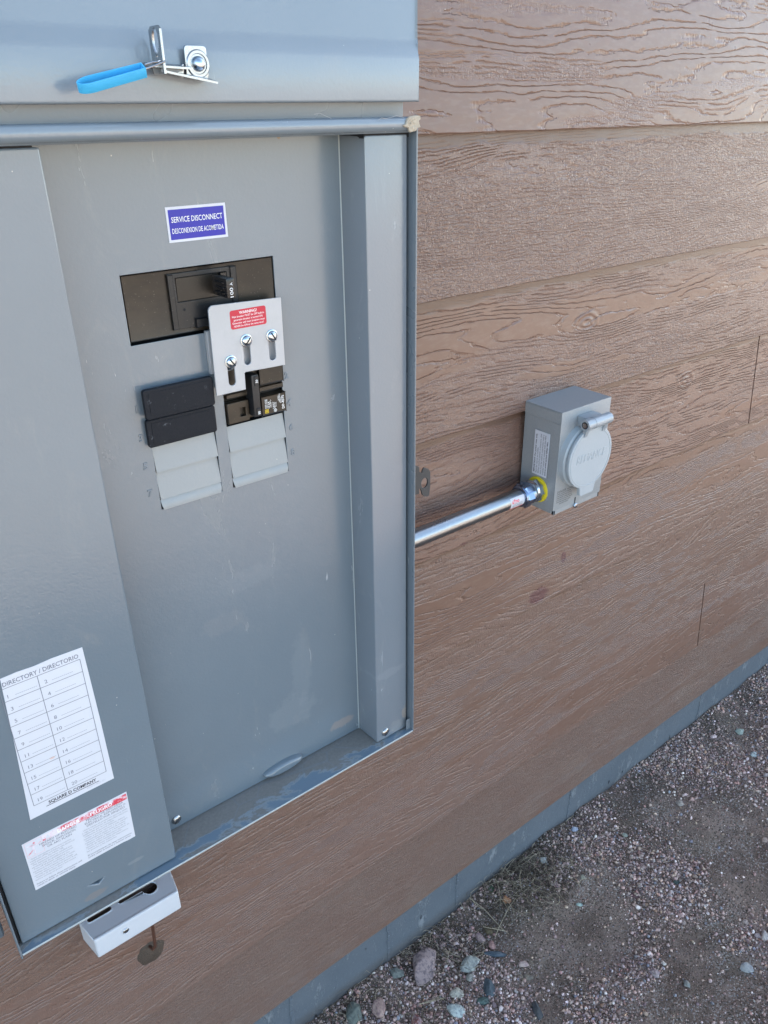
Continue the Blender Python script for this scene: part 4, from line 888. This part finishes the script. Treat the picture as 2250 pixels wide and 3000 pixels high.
# ---- single stones, placed where the photo has them: px, py, width, height, turn, colour, spots, label
ST = [
 (1243, 2838, 78, 108, -28, (.36, .27, .28), (.12, .09, .10), 'largest stone, pinkish grey wedge shape lying beside the foundation'),
 (1375, 2831, 66, 42, 18, (.42, .43, .42), (.20, .20, .20), 'pale grey rounded stone with dry grass lying over it'),
 (1336, 2961, 54, 40, -8, (.52, .57, .58), (.20, .22, .24), 'white quartz stone with grey blotches near the bottom edge'),
 (1337, 2911, 42, 30, -12, (.55, .52, .47), (.22, .19, .17), 'cream rounded triangular pebble above the white quartz stone'),
 (1434, 2897, 34, 50, 14, (.10, .125, .155), (.05, .06, .07), 'dark blue-grey triangular stone pointing downward'),
 (1413, 2934, 38, 22, 4, (.11, .16, .155), (.05, .07, .07), 'dark teal oblong stone just below the blue-grey triangle'),
 (1450, 2797, 66, 18, -2, (.06, .085, .12), (.12, .14, .16), 'long thin dark slate sliver lying flat in the gravel'),
 (1435, 2727, 32, 26, 10, (.15, .115, .07), (.07, .05, .04), 'olive brown flat stone beside a straw stalk'),
 (1546, 2862, 33, 21, -8, (.23, .19, .16), (.12, .10, .09), 'smooth tan oval pebble with darker left end'),
 (1408, 2749, 24, 32, 28, (.46, .33, .33), (.22, .15, .16), 'pink elongated pebble below the olive brown stone'),
 (1441, 2770, 21, 25, 20, (.44, .26, .25), (.20, .12, .12), 'salmon pink pebble just above the dark slate sliver'),
 (1533, 2826, 30, 18, 16, (.55, .42, .40), (.30, .20, .20), 'pinkish white chip above the tan oval pebble'),
 (1483, 2638, 30, 26, -20, (.50, .24, .13), (.30, .15, .09), 'orange stone at the lower edge of the dry grass tuft'),
 (1574, 2962, 26, 50, 12, (.085, .09, .10), (.05, .05, .06), 'long dark charcoal stone standing upright in view at the bottom'),
 (1377, 2867, 26, 24, 0, (.35, .33, .31), (.18, .17, .16), 'small round grey pebble touching the pale grass-covered stone'),
 (1164, 2854, 40, 30, -5, (.25, .26, .25), (.12, .13, .12), 'greenish grey rounded stone left of the largest pink stone'),
 (1037, 2968, 52, 66, -14, (.17, .19, .18), (.09, .10, .09), 'large grey-green flat stone against the foundation at the bottom left'),
 (1110, 2955, 42, 54, 6, (.42, .29, .27), (.22, .14, .14), 'salmon pink stone right of the large grey-green stone'),
 (1217, 2993, 38, 34, 0, (.22, .085, .085), (.36, .28, .28), 'dark red speckled stone cut by the bottom edge'),
 (1557, 2516, 50, 26, 14, (.095, .078, .065), (.16, .13, .10), 'dark brown oval cobble in the dry grass by the foundation'),
 (1593, 2520, 24, 22, 0, (.58, .60, .64), (.34, .35, .38), 'white round pebble right of the dark brown cobble'),
 (1683, 2431, 22, 15, 10, (.48, .52, .66), (.30, .32, .42), 'pale bluish white pebble close to the foundation'),
 (2188, 2839, 36, 34, 38, (.40, .40, .42), (.24, .24, .26), 'pale grey smooth oval stone lying alone at the right'),
 (2013, 2884, 22, 24, 0, (.27, .27, .27), (.16, .16, .16), 'mid grey triangular stone in the sandy hollow'),
 (1917, 2852, 25, 29, 24, (.40, .32, .34), (.24, .18, .20), 'lavender pink angular stone in the middle of the gravel band'),
 (1859, 2626, 30, 16, 0, (.13, .065, .075), (.08, .05, .05), 'flat maroon stone at the left side of the gravel band'),
 (1699, 2651, 22, 11, -4, (.42, .52, .50), (.22, .28, .28), 'pale turquoise chip on the bare sand'),
 (2240, 2743, 22, 34, -20, (.52, .46, .46), (.30, .26, .26), 'white and pink stone cut by the right edge'),
 (2219, 2741, 22, 17, 0, (.38, .31, .33), (.22, .17, .18), 'lavender pebble beside the stone at the right edge'),
 (1980, 2584, 20, 17, 0, (.06, .085, .085), (.04, .05, .05), 'black-green pebble on the gravel band'),
 (2168, 2144, 27, 24, 0, (.42, .47, .44), (.24, .28, .26), 'pale greenish round stone nearest the far end of the wall'),
 (2208, 2210, 26, 20, 24, (.48, .52, .55), (.30, .33, .36), 'bluish white oval stone below the pale greenish one'),
 (1991, 2354, 24, 20, -30, (.42, .36, .34), (.26, .21, .20), 'pinkish tan oblong stone lying on bare soil'),
 (1708, 2570, 17, 15, 0, (.38, .36, .31), (.24, .22, .19), 'small round tan disc of stone on the sandy patch'),
 (1830, 2447, 16, 15, 0, (.34, .36, .33), (.20, .22, .20), 'grey green round pebble above the sandy patch')]
for k, (px_, py_, wpx, hpx, turn, colr, spot, lab) in enumerate(ST):
    c_ = hz(px_, py_, gh(hz(px_, py_).x, hz(px_, py_).y)); dep = (c_-CAM).dot(FW); wd = wpx*dep/F; ht = hpx*dep/F
    V, Fc = rock_shape(4, k+40, .28, 6)
    gx = RT.copy(); gx.z = 0; gx.normalize(); gy = Vector((-gx.y, gx.x, 0)); fs = max(.35, -ray(px_, py_).normalized().z)
    a_ = R(turn); ux = gx*math.cos(a_)+gy*math.sin(a_); uy = gy*math.cos(a_)-gx*math.sin(a_)
    tz = min(wd, ht)*.32
    V = V/np.abs(V).max(axis=0)
    W = V[:, 0:1]*np.array(ux)*wd*.53 + V[:, 1:2]*np.array(uy)*(ht*.56) + V[:, 2:3]*np.array((0, 0, tz))
    o_ = np_mesh('stone', W, Fc, [stone_mat('stone_%d' % k, False, (colr[0]*1.03, colr[1], colr[2]*.88), spot, 150)]); o_.location = (c_.x, c_.y, c_.z+tz*.35)
    tag(o_, lab, 'stone', 'stones lying in the gravel by the wall')
# ---- dry grass
def strands(centres, r_):
    mm = MB()
    for (px_, py_, sp, n, ln) in centres:
        c_ = hz(px_, py_)
        for _ in range(n):
            x = c_.x+r_.gauss(0, sp); y = min(.004, c_.y+r_.gauss(0, sp)); z = gh(x, y); a_ = r_.uniform(0, 6.28); L_ = ln*r_.uniform(.35, 1.2); up = r_.uniform(0, .55) if r_.random() < .7 else r_.uniform(.5, 1.2)
            pts = []; cv = r_.gauss(0, 2.4); ht = z+.001+r_.uniform(0, .006)
            for i in range(6):
                t_ = i/5; pts.append((x, min(.008, y), max(ht, gh(x, y)+.0006))); x += math.cos(a_)*L_/5; y += math.sin(a_)*L_/5; ht += (up*(1-1.5*t_))*L_/5; a_ += cv/5+r_.uniform(-.15, .15)
            rr = r_.uniform(.0002, .0005); mm.mi = 1 if r_.random() < .66 else 0
            mm.tube(pts, [rr, rr, rr, rr*.9, rr*.7, rr*.35], 4, False)
    for (px_, py_, sp, n, ln) in centres[:12]:
        c_ = hz(px_, py_)
        for _ in range(int(n*1.6)):
            x = c_.x+r_.gauss(0, sp*1.1); y = min(.004, c_.y+r_.gauss(0, sp*1.0)); z = gh(x, y)+.0012; a_ = r_.uniform(0, 6.28); L_ = r_.uniform(.003, .009); mm.mi = 1
            mm.tube([(x, y, z), (x+math.cos(a_)*L_*.5, y+math.sin(a_)*L_*.5, z+r_.uniform(0, .002)), (x+math.cos(a_)*L_, y+math.sin(a_)*L_, z)], [.0005, .0012, .0004], 5, False)
    return mm
CE = [(1510, 2560, .028, 120, .045), (1560, 2590, .030, 120, .045), (1600, 2560, .030, 90, .04), (1480, 2610, .025, 70, .05), (1450, 2640, .025, 30, .06), (1540, 2520, .02, 50, .035), (1660, 2500, .05, 70, .03),
      (1290, 2720, .03, 60, .045), (1250, 2760, .022, 60, .03), (1375, 2800, .010, 22, .04), (1330, 2800, .018, 30, .03), (1280, 2920, .03, 26, .05), (1200, 2900, .04, 26, .045), (1080, 2920, .03, 20, .05), (960, 2990, .03, 40, .04),
      (1420, 2720, .02, 14, .06), (1700, 2900, .05, 10, .02), (1780, 2560, .03, 8, .05), (2000, 2300, .06, 26, .03), (2150, 2150, .07, 34, .03), (1960, 2500, .03, 20, .02), (1650, 2870, .03, 8, .02), (1980, 2600, .02, 14, .015), (1850, 2450, .04, 14, .04), (1900, 2900, .08, 16, .02)]
tag(strands(CE, random.Random(4)).build('dry_grass', [M_STRAW, M_STRAWD], smooth=1.5), 'tangled dry straw grass along the foundation', 'dry grass', kind='stuff')
for (pp, zz, lab) in ((((1375, 2630), (1420, 2665), (1470, 2720), (1490, 2735)), .006, 'long greenish dry stalk slanting down away from the foundation corner'), (((1415, 2715), (1440, 2720), (1480, 2727)), .008, 'pale straw stalk lying across the olive brown stone'),
                      (((1450, 2745), (1465, 2710), (1490, 2660), (1512, 2630)), .006, 'reddish brown thin stem rising toward the grass tuft'), (((1228, 2942), (1260, 2935), (1305, 2922)), .008, 'pale twig lying just below the largest pink stone')):
    m = MB(); m.tube([hz(a_, b_, gh(hz(a_, b_).x, hz(a_, b_).y)+zz) for a_, b_ in pp], [.0009, .0009, .0008, .0005][:len(pp)], 6)
    tag(m.build('grass_stalk', M_STRAW), lab, 'grass stalk', 'single stalks lying on the gravel')
# small green weed
sd_ = hz(1440, 2600); m = MB(); r_ = random.Random(8)
for i in range(9):
    a_ = i*.7; l = r_.uniform(.006, .010); b0 = Vector((sd_.x, sd_.y, gh(sd_.x, sd_.y)+.002)); d_ = Vector((math.cos(a_), math.sin(a_), .45)).normalized(); s2_ = Vector((-d_.y, d_.x, 0))*l*.28
    m._add([b0, b0+d_*l*.5+s2_, b0+d_*l, b0+d_*l*.5-s2_+Vector((0, 0, .0003))], [(0, 1, 2, 3)])
    m._add([b0-Vector((0, 0, .0003)), b0+d_*l*.5+s2_-Vector((0, 0, .0004)), b0+d_*l-Vector((0, 0, .0003)), b0+d_*l*.5-s2_-Vector((0, 0, .0002))], [(3, 2, 1, 0)])
m.tube([b0-Vector((0, 0, .003)), b0], .0006, 6)
tag(m.build('green_weed', M_LEAF, smooth=None), 'tiny green weed rosette at the left of the dry grass tuft', 'weed')
